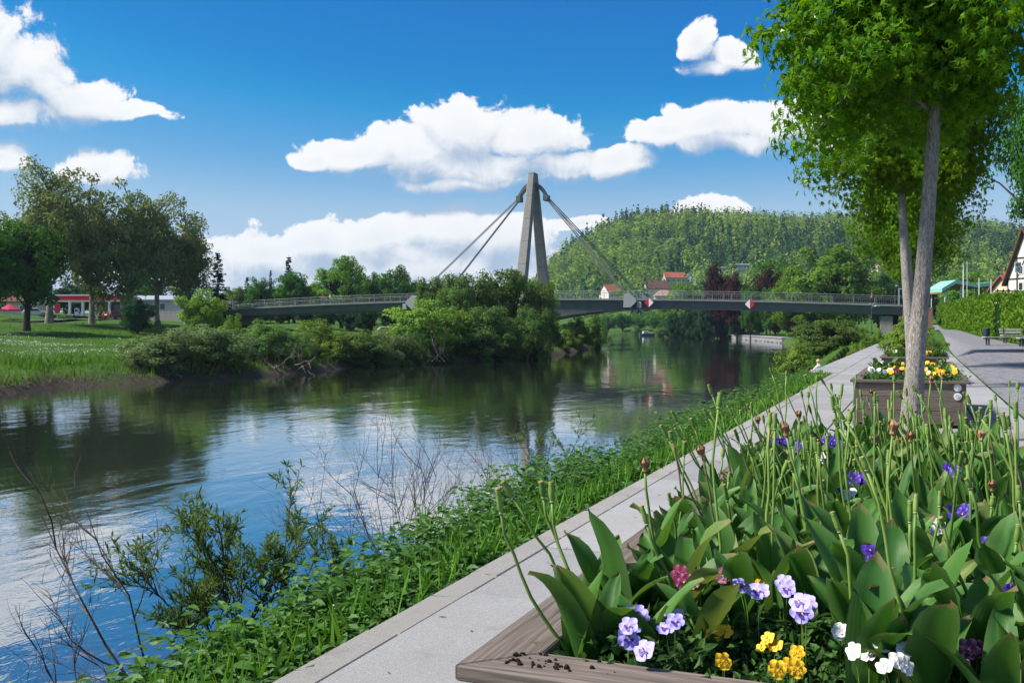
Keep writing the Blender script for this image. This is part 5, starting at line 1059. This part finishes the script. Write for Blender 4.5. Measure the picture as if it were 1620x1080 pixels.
for x, y in pos:
    u = r6.random(); kind = 'dry' if u < .07 else ('leaf' if (u < .17 or (y < 3.2 and u < .60)) else 'pod')
    tulip(x, y, SOIL-.01, kind, strong=(x < -.6 and r6.random() < .5), nleaf=3 if y > 3.5 else 4)
for (x, y, a) in ((-.82,2.46,2.6),(-.80,2.72,2.2),(-.62,2.80,1.2),(-.10,2.46,3.6),(.22,2.50,4.0),(.40,2.62,5.2),(.05,2.66,.4),(.30,2.9,3.3),(-.30,2.95,1.0),(-.42,3.15,2.4),(-.16,2.86,5.0),(-.55,3.02,.2)): tulip(x, y, SOIL-.01, 'leaf' if x > -.5 else 'pod', nleaf=4, base=a, strong=x < -.7, sc_=1.12)
# ------------------------------------------------------------------ pansies
def flower_mesh(col, blotch, eye):
    b = MB()
    def petal(cx_, cy_, rx, ry, ang_, z, m, n_=10):
        P = []
        for i in range(n_): t_ = 2*math.pi*i/n_; u, v = rx*math.cos(t_)*(1+.08*math.sin(5*t_+ang_)), ry*math.sin(t_); P.append((cx_+u*math.cos(ang_)-v*math.sin(ang_), cy_+u*math.sin(ang_)+v*math.cos(ang_), z+.004*math.sin(3*t_+ang_*2)+.10*(u*u)/max(rx, 1e-6)))
        b.add(P+[(cx_, cy_, z-.001)], [(i, (i+1) % n_, n_) for i in range(n_)], m)
    petal(-.011,.015,.015,.017,.3,0,0); petal(.011,.015,.015,.017,-.3,.001,0); petal(-.017,-.002,.014,.015,.9,.003,0); petal(.017,-.002,.014,.015,-.9,.0035,0); petal(0,-.015,.018,.014,0,.005,0)
    petal(-.009,-.002,.006,.005,.4,.0065,1,6); petal(.009,-.002,.006,.005,-.4,.0065,1,6); petal(0,-.010,.007,.006,0,.0075,1,6); petal(0,-.001,.003,.003,0,.009,2,6)
    return b.mesh('flower', [M[col], M[blotch], M[eye]], smooth=True)
FL = {'lavender': flower_mesh('petal_lavender', 'petal_purple', 'petal_yellow'), 'yellow': flower_mesh('petal_yellow', 'petal_yellow', 'dried_petal'), 'white': flower_mesh('petal_white', 'petal_pale', 'petal_yellow'), 'purple': flower_mesh('petal_purple', 'eye_dark', 'petal_pale'), 'maroon': flower_mesh('petal_maroon', 'petal_black', 'petal_yellow'), 'black': flower_mesh('petal_black', 'petal_black', 'petal_maroon'), 'cream': flower_mesh('petal_white', 'petal_yellow', 'dried_petal')}
def pansy_foliage(seed, nl=120, r=.095, h=.12):
    rg = np.random.default_rng(seed); P = np.stack([rg.normal(size=nl)*r*.6, rg.normal(size=nl)*r*.6, rg.uniform(0, 1, nl)**.8*h], 1); Y = unit(np.column_stack([P[:, :2]*6, np.full(nl, .35)])+rg.normal(size=(nl, 3))*.4); N_ = unit(np.array([0,0,1.])+rg.normal(size=(nl, 3))*.4)
    V, Fc, Tn = leaf_np('nettle', P, Y, N_, rg.uniform(.024, .05, nl), rg.uniform(0, 1, nl)); return np_mesh('pansy_foliage', V, Fc, M['leaf_pansy'], Tn)
PF = [pansy_foliage(k) for k in (1, 2, 3)]
def pansy(x, y, z, col, nfl, lab, grp, sc_=1.0, h=.12):
    e = empty('pansy', (x, y, z), lab, 'pansy', grp, rz=r6.uniform(0, 6.28), sc_=sc_); obj('foliage', PF[r6.integers(3)], e)
    for i in range(nfl):
        loc = Vector((r6.normal()*.04*(i > 0), r6.normal()*.04*(i > 0), h+r6.uniform(-.02, .03))); b = MB(); b.tube([(loc.x*.4,loc.y*.4,0), tuple(loc*.7), tuple(loc)], .0016, 4); st_ = obj('flower_stalk', b.mesh('flower_stalk', M['tulip_stem']), e)
        o = obj('flower', FL[col], st_, loc=loc); tocam = Vector((0-x, 0-y, EYE-z-h)).normalized(); f = Matrix.Rotation(-e.rotation_euler.z, 3, 'Z') @ (tocam*.75+Vector((r6.normal()*.4, r6.normal()*.4, .35))).normalized()
        q_ = f.to_track_quat('Z', 'Y'); o.rotation_euler = q_.to_euler(); s_ = r6.uniform(.85, 1.15); o.scale = (s_,)*3
def bed(xp, yp, zf=.73): d = F_PX*(EYE-zf)/(yp-HY); return cw((xp-CX)/F_PX*d, d)
PN = {'lavender': 'lavender pansy in the near planter', 'yellow': 'small yellow pansy in the near planter', 'white': 'white pansy in the near planter', 'purple': 'deep purple pansy in the near planter', 'maroon': 'wine-red pansy in the near planter', 'black': 'almost black pansy in the near planter', 'cream': 'cream pansy with yellow eye in the near planter'}
for (xp, yp, col, nf) in ((1005,955,'lavender',3),(975,1000,'lavender',2),(1068,975,'lavender',1),(1200,852,'lavender',2),(1275,868,'lavender',2),(1240,845,'lavender',1),
        (1145,1000,'yellow',1),(1218,972,'yellow',3),(1250,1000,'yellow',2),(1212,1045,'yellow',1),(1182,822,'yellow',2),(1210,790,'yellow',2),(1238,800,'yellow',2),(1160,810,'yellow',1),(1478,858,'yellow',1),(1128,955,'yellow',1),
        (1082,835,'maroon',2),(1108,838,'maroon',1),(1465,892,'cream',1),(1396,905,'white',2),(1432,935,'white',2),(1440,908,'cream',1),(1490,875,'white',1),(1375,905,'white',1),(1330,965,'white',1),
        (1325,735,'purple',2),(1352,725,'purple',2),(1362,790,'purple',3),(1380,800,'purple',2),(1510,778,'purple',2),(1562,792,'purple',3),(1600,805,'purple',3),(1235,680,'purple',2),(1262,682,'purple',2),(1325,680,'purple',2),(1510,718,'purple',2),(1300,690,'white',2),(1480,782,'white',2),(1340,735,'white',1),(1545,908,'black',1),(1520,1015,'purple',1),(1590,840,'purple',1)):
    front = yp > 935; hf = .19 if front else .345; x, y = bed(xp, yp, SOIL+hf); x = min(max(x, -.82), .46); y = min(max(y, 2.36), 7.0); near = y < 3.6; hf = .25 if (near and not front) else hf; nf = nf+1 if (near or col != 'purple') else nf+2
    pansy(x, y, SOIL-.01, col, nf, PN[col].replace('in the near planter', ZONE(x, y)+(' of' if 'bed' not in ZONE(x, y) else ' in')+' the near planter'), col+' pansies '+ZONE(x, y), {'yellow': .66, 'white': .70, 'cream': .70, 'lavender': .85}.get(col, .80), h=hf)
k = 0
while k < 34:
    x, y = r6.uniform(-.80, .46), r6.uniform(2.38, 3.7)
    pansy(x, y, SOIL-.01, 'white', 0, 'flowerless pansy '+ZONE(x, y)+(' of' if 'bed' not in ZONE(x, y) else ' in')+' the near planter', 'flowerless pansies '+ZONE(x, y), 1.15); k += 1
# planters further along: mixed flowers and leaves
for pi, (y0, y1, what) in enumerate(((15.95, 20.4, 'the planter behind the tree'), (27.9, 32.3, 'the planter with the shrub'))):
    for k in range(40 if pi == 0 else 26):
        x, y = r6.uniform(-.80, .50), y0+.12+(y1-y0-.3)*r6.random()**1.6; fx = (x+.8)/1.3; col = ('white' if fx < .3 else 'yellow' if fx < .5 else 'purple' if fx < .62 else 'yellow') if r6.random() < .7 else ('white','lavender','maroon','yellow')[r6.integers(4)]
        pansy(x, y, SOIL, col, 2, f'{col} pansy in {what}', f'{col} pansies in {what}', 1.35, h=.15)
    for k in range(34): tulip(r6.uniform(-.80, .50), r6.uniform(y0+.1, y1-.2), SOIL, 'leaf', nleaf=3, lab=(f'tulip leaves standing in {what}', f'tulip leaves in {what}'))
put_tree('box_shrub', T['fresh'], (-.35, 29.5, SOIL-.1), 'round green shrub growing in the third wooden planter', 'shrub', s=.24)
put_tree('box_shrub', T['bush2'], (.25, 28.6, SOIL-.1), 'low leafy shrub on the right of the third wooden planter', 'shrub', s=.15)
put_tree('box_shrub', T['fresh'], (-.30, 42.0, SOIL-.1), 'yellow-green shrub growing in the last wooden planter', 'shrub', s=.32)
# soil crumbs on the rim corner
cr = MB()
for k in range(46):
    x, y = -.93+abs(r6.normal())*.10, 2.20+abs(r6.normal())*.06; s_ = r6.uniform(.002, .007); cr.tube([(x,y,PL+.0005),(x,y,PL+s_*.8),(x,y,PL+s_*1.2)], [s_,s_*.9,s_*.2], 5)
obj('soil_crumbs', cr.mesh('soil_crumbs', M['soil']), label='dark soil crumbs scattered on the corner of the near planter', cat='soil', kind='stuff')

# ------------------------------------------------------------------ vegetation of the near bank
def bank_cover():
    rg = np.random.default_rng(101); parts = []; n = 5200
    s = 1.5+34*rg.random(n)**1.35; t = -2.68-rg.random(n)**1.1*np.clip(.10+.15*s, .5, 2.4); keep = rg.random(n) < 1.1-.36*(-t-2.7); s, t = s[keep], t[keep]; n = len(s); z = ground_z(np.stack([t, s], 1))
    hgt = np.clip((-t-2.66)*.42+.08, .10, .46)*rg.uniform(.6, 1.25, n)*(.75+.5*vnoise(s, t, 1.1, 4))
    for i in range(n):
        far = s[i] > 17; m = int((9 if far else 15)*(.6+hgt[i])); u = rg.random(m); ln = rg.normal(size=2)*.12; P = np.stack([t[i]+ln[0]*u+rg.normal(size=m)*.05, s[i]+ln[1]*u+rg.normal(size=m)*.05, z[i]+u*hgt[i]], 1)
        a = rg.uniform(0, 6.28, m); Y = np.stack([np.cos(a), np.sin(a), rg.uniform(-.3, .5, m)], 1); parts.append(leaf_np('nettle', P, Y, unit(np.array([0,0,1.])+rg.normal(size=(m, 3))*.35), rg.uniform(.045, .105, m)*(1.25 if far else 1), np.clip(.25+.5*vnoise(np.full(m, s[i]), np.full(m, t[i]), .7, 5)+.35*(u-.5)+rg.normal(size=m)*.12, 0, 1)))
    V, Fc, Tn = merge(parts); obj('bank_herbs', np_mesh('bank_herbs', V, Fc, M['leaf_nettle'], Tn), label='green nettles and herbs covering the bank below the promenade edge', cat='herbs', kind='stuff')
    m = 9000; s = 1.5+40*rg.random(m)**1.3; t = -2.63-rg.random(m)*.9; z = ground_z(np.stack([t, s], 1)); Y = unit(np.array([0,0,1.])+rg.normal(size=(m, 3))*.35)
    V, Fc, Tn = leaf_np('blade', np.stack([t, s, z], 1), Y, rdir_(rg, m), rg.uniform(.12, .34, m), rg.uniform(0, 1, m)); obj('bank_grass', np_mesh('bank_grass', V, Fc, M['grass'], Tn), label='tufts of grass along the kerb of the promenade', cat='grass', kind='stuff')
    m = 14000; s = rg.uniform(30, 130, m); wl = np.interp(s, RIGHT[:8, 1], RIGHT[:8, 0]); t = wl+rg.random(m)*np.where((s > 33) & (s < 88), np.clip(-5.6-wl, .5, 1.6), np.where(s > 88, -2.7-wl, 4.0)); z = ground_z(np.stack([t, s], 1)); Y = unit(np.array([0,0,1.])+rg.normal(size=(m, 3))*.4)
    V, Fc, Tn = leaf_np('blade', np.stack([t, s, z], 1), Y, rdir_(rg, m), rg.uniform(.18, .42, m)*np.where(s > 90, 1.6, 1), rg.uniform(0, 1, m)); obj('shore_reeds', np_mesh('shore_reeds', V, Fc, M['grass'], Tn), label='tall grass at the water below the stone steps', cat='grass', kind='stuff')
bank_cover()
def joint_weeds():
    rg = np.random.default_rng(303); m = 2600; s = 6+44*rg.random(m)**1.3; t = 1.572+rg.normal(size=m)*.012; ok = vnoise(s, s*0, 1.2, 3) > .35; s, t = s[ok], t[ok]; m = len(s); Y = unit(np.array([0,0,1.])+rg.normal(size=(m, 3))*.6)
    V, Fc, Tn = leaf_np('blade', np.stack([t, s, np.full(m, -.03)], 1), Y, rdir_(rg, m), rg.uniform(.03, .075, m), rg.uniform(0, .6, m)); obj('joint_moss', np_mesh('joint_moss', V, Fc, M['grass'], Tn), label='moss and weeds in the joint between slabs and cobbles', cat='weeds', kind='stuff')
    m = 260; s = 2.5+26*rg.random(m)**1.2; t = np.where(rg.random(m) < .6, rg.uniform(-2.5, -1.1, m), rg.uniform(.7, 1.5, m)); a = rg.uniform(0, 6.28, m); Y = np.stack([np.cos(a), np.sin(a), np.full(m, .05)], 1)
    V, Fc, Tn = leaf_np('lance', np.stack([t, s, np.full(m, .006)], 1), Y, np.tile([0,0,1.], (m, 1)), rg.uniform(.015, .06, m), rg.random(m)); obj('fallen_debris', np_mesh('fallen_debris', V, Fc, M['twig_dry'], Tn), label='dry leaf scraps and twigs lying on the paving slabs', cat='debris', kind='stuff')
joint_weeds()
def branchy(seed, stems, depth, matn, leaf=None, lsize=.07, leafn=8, n=4, curl=.25, name='branches'):
    """stems: list of (base, direction, length, radius); returns wood mesh and optional leaf mesh"""
    rg = np.random.default_rng(seed); mb = MB(); LP = []
    def go(p, d, L, r, k):
        pts = [p.copy()]; dd = d.copy(); q = p.copy(); seg = 5
        for i in range(seg): dd = (dd+Vector(rg.normal(size=3))*curl*.35+Vector((0,0,.05))).normalized(); q = q+dd*L/seg; pts.append(q.copy())
        mb.tube(pts, [max(.0012, r*(1-.75*i/seg)) for i in range(seg+1)], 4 if k > 0 else 3, cap=False)
        if k <= 1 and leaf:
            for _ in range(leafn): u = rg.uniform(.15, 1)*seg; i = min(int(u), seg-1); LP.append((pts[i].lerp(pts[i+1], u-i), (pts[i+1]-pts[i]).normalized()))
        if k > 0:
            for j in range(n):
                u = rg.uniform(.25, .98)*seg; i = min(int(u), seg-1); b0 = pts[i].lerp(pts[i+1], u-i); sd = Vector(rg.normal(size=3)); sd = (sd-sd.dot(dd)*dd).normalized()
                go(b0, (dd*.8+sd*rg.uniform(.4, .9)+Vector((0,0,.15))).normalized(), L*rg.uniform(.3, .55), r*.5, k-1)
    for p, d, L, r in stems: go(Vector(p), Vector(d).normalized(), L, r, depth)
    wood = mb.mesh(name, M[matn]); lm = None
    if leaf:
        P = np.array([tuple(p) for p, _ in LP]); D_ = np.array([tuple(d) for _, d in LP]); m = len(P); Y = unit(D_*.6+rg.normal(size=(m, 3))*.6+np.array([0,0,.1])); V, Fc, Tn = leaf_np('lance' if leaf[0] == 'lance' else 'nettle', P, Y, unit(np.array([0,0,1.])+rg.normal(size=(m, 3))*.6), rg.uniform(.7, 1.25, m)*lsize, rg.uniform(0, 1, m)); lm = np_mesh('leaves', V, Fc, M[leaf[1]], Tn)
    return wood, lm
def shrub_thing(name, loc, meshes, label, cat, group=None):
    e = empty(name, loc, label, cat, group); obj('branches', meshes[0], e)
    if meshes[1]: obj('leaves', meshes[1], e)
LV = LEFTV; UP = Vector((0,0,1)); FWV = Vector((-ST, CT, 0))
p = px(385, 1035, 9.4); p.z = gz(p.x, p.y)
shrub_thing('willow_sapling', p, branchy(5, [((0,0,.2), UP*.7+LV*.9, 1.2, .014), ((0,0,.3), UP*.7-LV*.95, 1.15, .014), ((0,0,.5), UP+LV*.5, 1.0, .012), ((0,0,.5), UP-LV*.5, 1.0, .012), ((0,0,0), UP+LV*.15, 1.45, .022), ((0,0,.1), UP+LV*.75, 1.35, .016), ((0,0,.1), UP*.9-LV*.75, 1.25, .016), ((0,0,.2), UP-LV*.35+FWV*.2, 1.35, .015), ((0,0,.05), UP*.6+LV*.5-FWV*.3, 1.0, .012), ((0,0,.3), UP*.8+LV*.35+FWV*.3, 1.2, .014)], 2, 'bark_dark', ('lance', 'leaf_osier'), .085, 17, 6), 'leafy willow sapling standing out of the bank above the water', 'sapling')
p = px(880, 800, 15.5); p.z = gz(p.x, p.y); shrub_thing('willow_sapling', p, branchy(6, [((0,0,0), UP, 1.3, .012), ((0,0,0), UP+LV*.3, 1.1, .01), ((0,0,0), UP-LV*.3, 1.0, .01)], 2, 'bark_dark', ('lance', 'leaf_osier'), .075, 14, 5), 'small slender willow sapling by the bank grass beside the pylon reflection', 'sapling')
for i, (x, y, d, sd, stems, lab) in enumerate((
        (255,1095,8.6,11,[((0,0,0), LV*.95+UP*1.0, 2.3, .02), ((.1,0,0), LV*.5+UP*1.2, 2.1, .016), ((0,.1,0), LV*1.4+UP*.75, 1.5, .012)], 'bare dry branches fanning out over the water left of the sapling'),
        (160,1110,8.2,12,[((0,0,0), LV*1.1+UP*1.1, 1.3, .013), ((0,0,0), LV*1.8+UP*.7, 1.4, .012), ((0,0,0), LV*.5+UP*1.0, 1.1, .010)], 'lower tangle of bare twigs over the water'),
        (640,905,12.3,13,[((0,0,0), UP+LV*k, 1.75-.3*abs(k), .011) for k in (-.55,-.35,-.2,-.08,.05,.18,.32,.5,.7)]+[((.1,.1,0), UP+LV*k+FWV*.2, 1.5, .009) for k in (-.4,-.1,.15,.4,.6)], 'dense dry leafless shrub on the bank above the bright water'),
        (770,850,14.0,14,[((0,0,0), UP+LV*k, 1.45, .008) for k in (-.2,-.1,.05,.2,.3)], 'thin dry stalks between the dense dry shrub and the small sapling'),
        (825,815,15.0,15,[((0,0,0), UP+LV*k, 1.4, .008) for k in (-.1,.05,.15)], 'pair of dry weed stalks beside the small sapling'),
        (545,930,11.6,16,[((0,0,0), UP+LV*k, 1.5, .009) for k in (.1,.3,.45,.6)], 'dry stalks leaning left beside the dense dry shrub'))):
    p = px(x, y, d); p.z = gz(p.x, p.y)-.02; shrub_thing('dry_shrub', p, branchy(sd, stems, 2, 'twig_dry', None, n=5, curl=.35), lab, 'dry shrub', 'dry shrubs on the near bank')
# driftwood on the left bank
for i, (x, d, sd, L, lab) in enumerate(((455,84,21,4.2,'big pale tangle of driftwood roots at the water on the left bank'),(420,82,22,3.0,'darker heap of dead branches beside the driftwood tangle'),(262,73,23,1.8,'short pale dead branch at the water below the grey-green bush'),(690,104,24,2.6,'dead branches at the foot of the pale willow'))):
    wx, wy = xyd(x, d); q = Vector((wx, wy, WZ+.15)); shrub_thing('driftwood', q, branchy(sd, [((k*.5-1, 0, .1), (math.cos(k*1.1+sd), -.5, .25+.2*(k % 3)), L*(.6+.1*k), .07) for k in range(6)], 2, 'driftwood', None, n=3, curl=.5), lab, 'driftwood', 'driftwood on the left bank')
# grass and daisies of the left meadow
def meadow():
    rg = np.random.default_rng(202); n = 120000; X_ = rg.uniform(-75, 70, n); Z_ = 55+95*rg.random(n)**1.2; P = np.stack([X_*CT-Z_*ST, X_*ST+Z_*CT], 1); dl = seg_dist(P, LEFT); ok = (~in_poly(P, POLY)) & (dl > .35) & (dl < 66) & (dl < seg_dist(P, RIGHT)); P, dl = P[ok], dl[ok]; n = len(P); z = ground_z(P); tuft = vnoise(P[:, 0], P[:, 1], 1.3, 21)*vnoise(P[:, 0], P[:, 1], 4, 22)
    size = (.22+1.0*tuft)*np.where(dl < 10, 1.35, .7)*np.where(dl < 1.4, 1.3, 1); dry = rg.random(n) < np.where(dl < 2.2, .5, .03); Y = unit(np.array([0,0,1.])+rg.normal(size=(n, 3))*.4)
    for nm, msk, mt, lab in (('meadow_grass', ~dry, 'grass', 'tufted green grass of the meadow on the left bank'), ('dry_grass', dry, 'grass_dry', 'dry straw-coloured grass hanging over the left bank edge')):
        V, Fc, Tn = leaf_np('blade', np.column_stack([P[msk], z[msk]-.03]), Y[msk], rdir_(rg, msk.sum()), size[msk], np.clip(.2+.8*vnoise(P[msk, 0], P[msk, 1], 5, 25)+rg.normal(size=msk.sum())*.15, 0, 1)); V = V.copy(); obj(nm, np_mesh(nm, V, Fc, M[mt], Tn), label=lab, cat='grass', kind='stuff')
    n = 9000; pxx = rg.uniform(-40, 235, n); Z_ = rg.uniform(84, 112, n)+rg.normal(size=n)*3; X_ = (pxx-CX)/F_PX*Z_; P = np.stack([X_*CT-Z_*ST, X_*ST+Z_*CT], 1); ok = vnoise(P[:, 0], P[:, 1], 6, 31)*vnoise(P[:, 0], P[:, 1], 2, 32) > np.where(pxx < 120, .24, .36); P = P[ok]; n = len(P); z = ground_z(P)
    V, Fc, Tn = leaf_np('card', np.column_stack([P, z+rg.uniform(.15, .4, n)]), unit(rg.normal(size=(n, 3))*np.array([1,1,.2])), unit(np.array([0,0,1.])+rg.normal(size=(n, 3))*.5), rg.uniform(.06, .11, n), rg.random(n)); obj('meadow_daisies', np_mesh('meadow_daisies', V, Fc, M['petal_white'], Tn), label='white daisies sprinkled over the meadow', cat='daisies', kind='stuff')
meadow()

# ------------------------------------------------------------------ people
def person(loc, rz, joints, bones, colours, label, hair, group=None):
    """one continuous skinned body; bones: (a, b, material key); radii in joints"""
    names = list(joints); me_ = bpy.data.meshes.new('body'); me_.from_pydata([joints[n][0] for n in names], [(names.index(a), names.index(b)) for a, b, _ in bones], [])
    tmp = bpy.data.objects.new('tmp_body', me_); COL.objects.link(tmp); sk = tmp.modifiers.new('s', 'SKIN'); sk.use_smooth_shade = True
    for i, nm in enumerate(names): r = joints[nm][1]; me_.skin_vertices[0].data[i].radius = (r, r) if not isinstance(r, tuple) else r; me_.skin_vertices[0].data[i].use_root = (nm == 'pelvis')
    tmp.modifiers.new('u', 'SUBSURF').levels = 2; dg = bpy.context.evaluated_depsgraph_get(); body = bpy.data.meshes.new_from_object(tmp.evaluated_get(dg)); bpy.data.objects.remove(tmp)
    keys = list(colours); body.materials.clear()
    for k in keys: body.materials.append(M[colours[k]])
    segs = [(Vector(joints[a][0]), Vector(joints[b][0]), keys.index(c)) for a, b, c in bones]
    for pl in body.polygons:
        c = pl.center; best = min(segs, key=lambda s_: (c-(s_[0]+(s_[1]-s_[0])*max(0, min(1, (c-s_[0]).dot(s_[1]-s_[0])/max(1e-9, (s_[1]-s_[0]).length_squared))))).length); pl.material_index = best[2]; pl.use_smooth = True
    e = empty('person', loc, label, 'person', group, rz=rz); obj('body', body, e); hc = Vector(joints['head'][0]); b = MB(); rings = []
    for i in range(6): a = i/5*math.pi*.62; rings.append((hc+Vector((0,.015,.02))+Vector((0,0,.118*math.cos(a))), .108*math.sin(a)+.004))
    b.tube([r_[0] for r_ in rings[::-1]], [r_[1] for r_ in rings[::-1]], 12); b.tube([hc+Vector((0,.06,.06)), hc+Vector((0,.075,-.03)), hc+Vector((0,.06,-.12))], [.07,.065,.03], 8); obj('hair', b.mesh('hair', M[hair], smooth=True), e); return e
def standing(walk=.0, arm=.1):
    w = walk; return {'pelvis': ((0,0,.95), .145), 'waist': ((0,0,1.10), .125), 'chest': ((0,-.01,1.32), (.16,.125)), 'neck': ((0,0,1.50), .055), 'head': ((0,-.02,1.64), .098), 'crown': ((0,-.01,1.72), .07),
        'shl': ((-.18,0,1.43), .062), 'ell': ((-.23,arm*.6,1.15), .045), 'hal': ((-.22,-arm,.92), .034), 'fil': ((-.22,-arm-.02,.83), .022), 'shr': ((.18,0,1.43), .062), 'elr': ((.23,-arm*.4,1.15), .045), 'har': ((.22,-arm*1.6,.93), .034), 'fir': ((.22,-arm*1.7,.84), .022),
        'hl': ((-.09,0,.88), .09), 'kl': ((-.10,-w*.45,.49), .062), 'al': ((-.10,-w*.6,.09), .042), 'tl': ((-.10,-w*.6-.15,.035), .034), 'hr': ((.09,0,.88), .09), 'kr': ((.10,w*.15,.49), .062), 'ar': ((.10,w*.8,.12), .042), 'tr': ((.10,w*.8-.14,.04), .034)}
def body_bones(): return [('pelvis','waist','top'),('waist','chest','top'),('chest','neck','top'),('neck','head','skin'),('head','crown','skin'),('chest','shl','top'),('shl','ell','sleeve'),('ell','hal','skin'),('hal','fil','skin'),('chest','shr','top'),('shr','elr','sleeve'),('elr','har','skin'),('har','fir','skin'),('pelvis','hl','legs'),('hl','kl','legs'),('kl','al','legs'),('al','tl','shoe'),('pelvis','hr','legs'),('hr','kr','legs'),('kr','ar','legs'),('ar','tr','shoe')]
def dress(top, legs, shoe='cloth_white', sleeve=None): return {'skin': 'skin', 'top': top, 'sleeve': sleeve or top, 'legs': legs, 'shoe': shoe}
sit = standing(); sit.update({'pelvis': ((0,0,.13), .145), 'waist': ((0,.05,.28), .125), 'chest': ((0,.10,.48), (.16,.12)), 'neck': ((0,.09,.66), .055), 'head': ((0,.05,.80), .098), 'crown': ((0,.05,.88), .07), 'shl': ((-.18,.10,.58), .062), 'ell': ((-.25,-.08,.36), .045), 'hal': ((-.16,-.32,.28), .034), 'fil': ((-.10,-.38,.27), .022), 'shr': ((.18,.10,.58), .062), 'elr': ((.25,-.08,.36), .045), 'har': ((.16,-.32,.28), .034), 'fir': ((.10,-.38,.27), .022),
    'hl': ((-.09,-.03,.13), .09), 'kl': ((-.12,-.36,.46), .062), 'al': ((-.12,-.55,.09), .042), 'tl': ((-.12,-.70,.04), .034), 'hr': ((.09,-.03,.13), .09), 'kr': ((.12,-.36,.46), .062), 'ar': ((.12,-.55,.09), .042), 'tr': ((.12,-.70,.04), .034)})
person((-5.05, 55.2, -1.205), math.radians(-112), sit, body_bones(), dress('cloth_white', 'cloth_black'), 'person in white top and black trousers sitting on the river steps', 'hair_blond')
p = px(1430, 530, 96); person((p.x, p.y, gz(p.x, p.y)+.10), TH+math.pi, standing(.28, .12), body_bones(), dress('cloth_white', 'cloth_blue'), 'person in white shirt with dark bag strap walking beyond the planters', 'hair_dark')
def on_deck(l, y, rz, st, dr_, lab, hair): o = Matrix.Rotation(BANG, 4, 'Z') @ Vector((l, y, deck_z(l))) + Vector((BO[0], BO[1], 0)); person(o, BANG+rz, st, body_bones(), dr_, lab, hair, 'people on the bridge')
on_deck(-36.2, -4.0, 1.57, standing(.3), dress('cloth_red', 'cloth_blue'), 'person in dark red top walking on the left span of the bridge', 'hair_dark'); on_deck(-35.0, -3.6, 1.57, standing(.2), dress('cloth_white', 'cloth_grey'), 'person in pale top walking on the left span of the bridge', 'hair_blond'); on_deck(51.5, -3.8, -1.57, standing(.3), dress('cloth_red', 'cloth_black'), 'person in red top at the right end of the bridge', 'hair_dark')
for (x, d, dr_, lab) in ((1191,300,dress('cloth_white','cloth_blue'),'person in white top at the head of the far stone stairs'),(1225,292,dress('cloth_grey','cloth_black'),'person in grey sitting area on the far bank lawn')):
    wx, wy = xyd(x, d); person((wx, wy, gz(wx, wy)), TH, standing(.1), body_bones(), dr_, lab, 'hair_dark', 'people on the far bank')
# bag on the steps beside the sitter, bicycle leaning near the pier
b = MB(); b.tube([(0,0,0),(0,0,.12),(0,.02,.30),(0,.02,.40)], [.16,.20,.18,.08], 10); bag = empty('bag', (-4.55, 56.6, -1.205), 'pale rucksack lying on the steps beside the seated person', 'bag'); obj('body', b.mesh('bag_body', M['cloth_grey'], smooth=True), bag); b = MB(); b.tube([(0,-.12,.1),(0,-.2,.25),(0,-.08,.38)], .02, 6); obj('strap', b.mesh('strap', M['cloth_black']), bag)

# ------------------------------------------------------------------ air
HAZE_DENSITY = .00010
hm = bpy.data.materials.new('haze'); hm.use_nodes = True; hn = hm.node_tree; hn.nodes.clear(); ho = hn.nodes.new('ShaderNodeOutputMaterial'); hv = hn.nodes.new('ShaderNodeVolumePrincipled')
hv.inputs['Color'].default_value = (.62, .80, 1.0, 1); hv.inputs['Density'].default_value = HAZE_DENSITY; hv.inputs['Anisotropy'].default_value = .2; hn.links.new(hv.outputs[0], ho.inputs['Volume'])
b = MB(); b.box((-300, 700, 72), (4600, 4400, 156)); obj('haze', b.mesh('haze', hm), kind='stuff', label='faint summer haze over the valley', cat='haze')
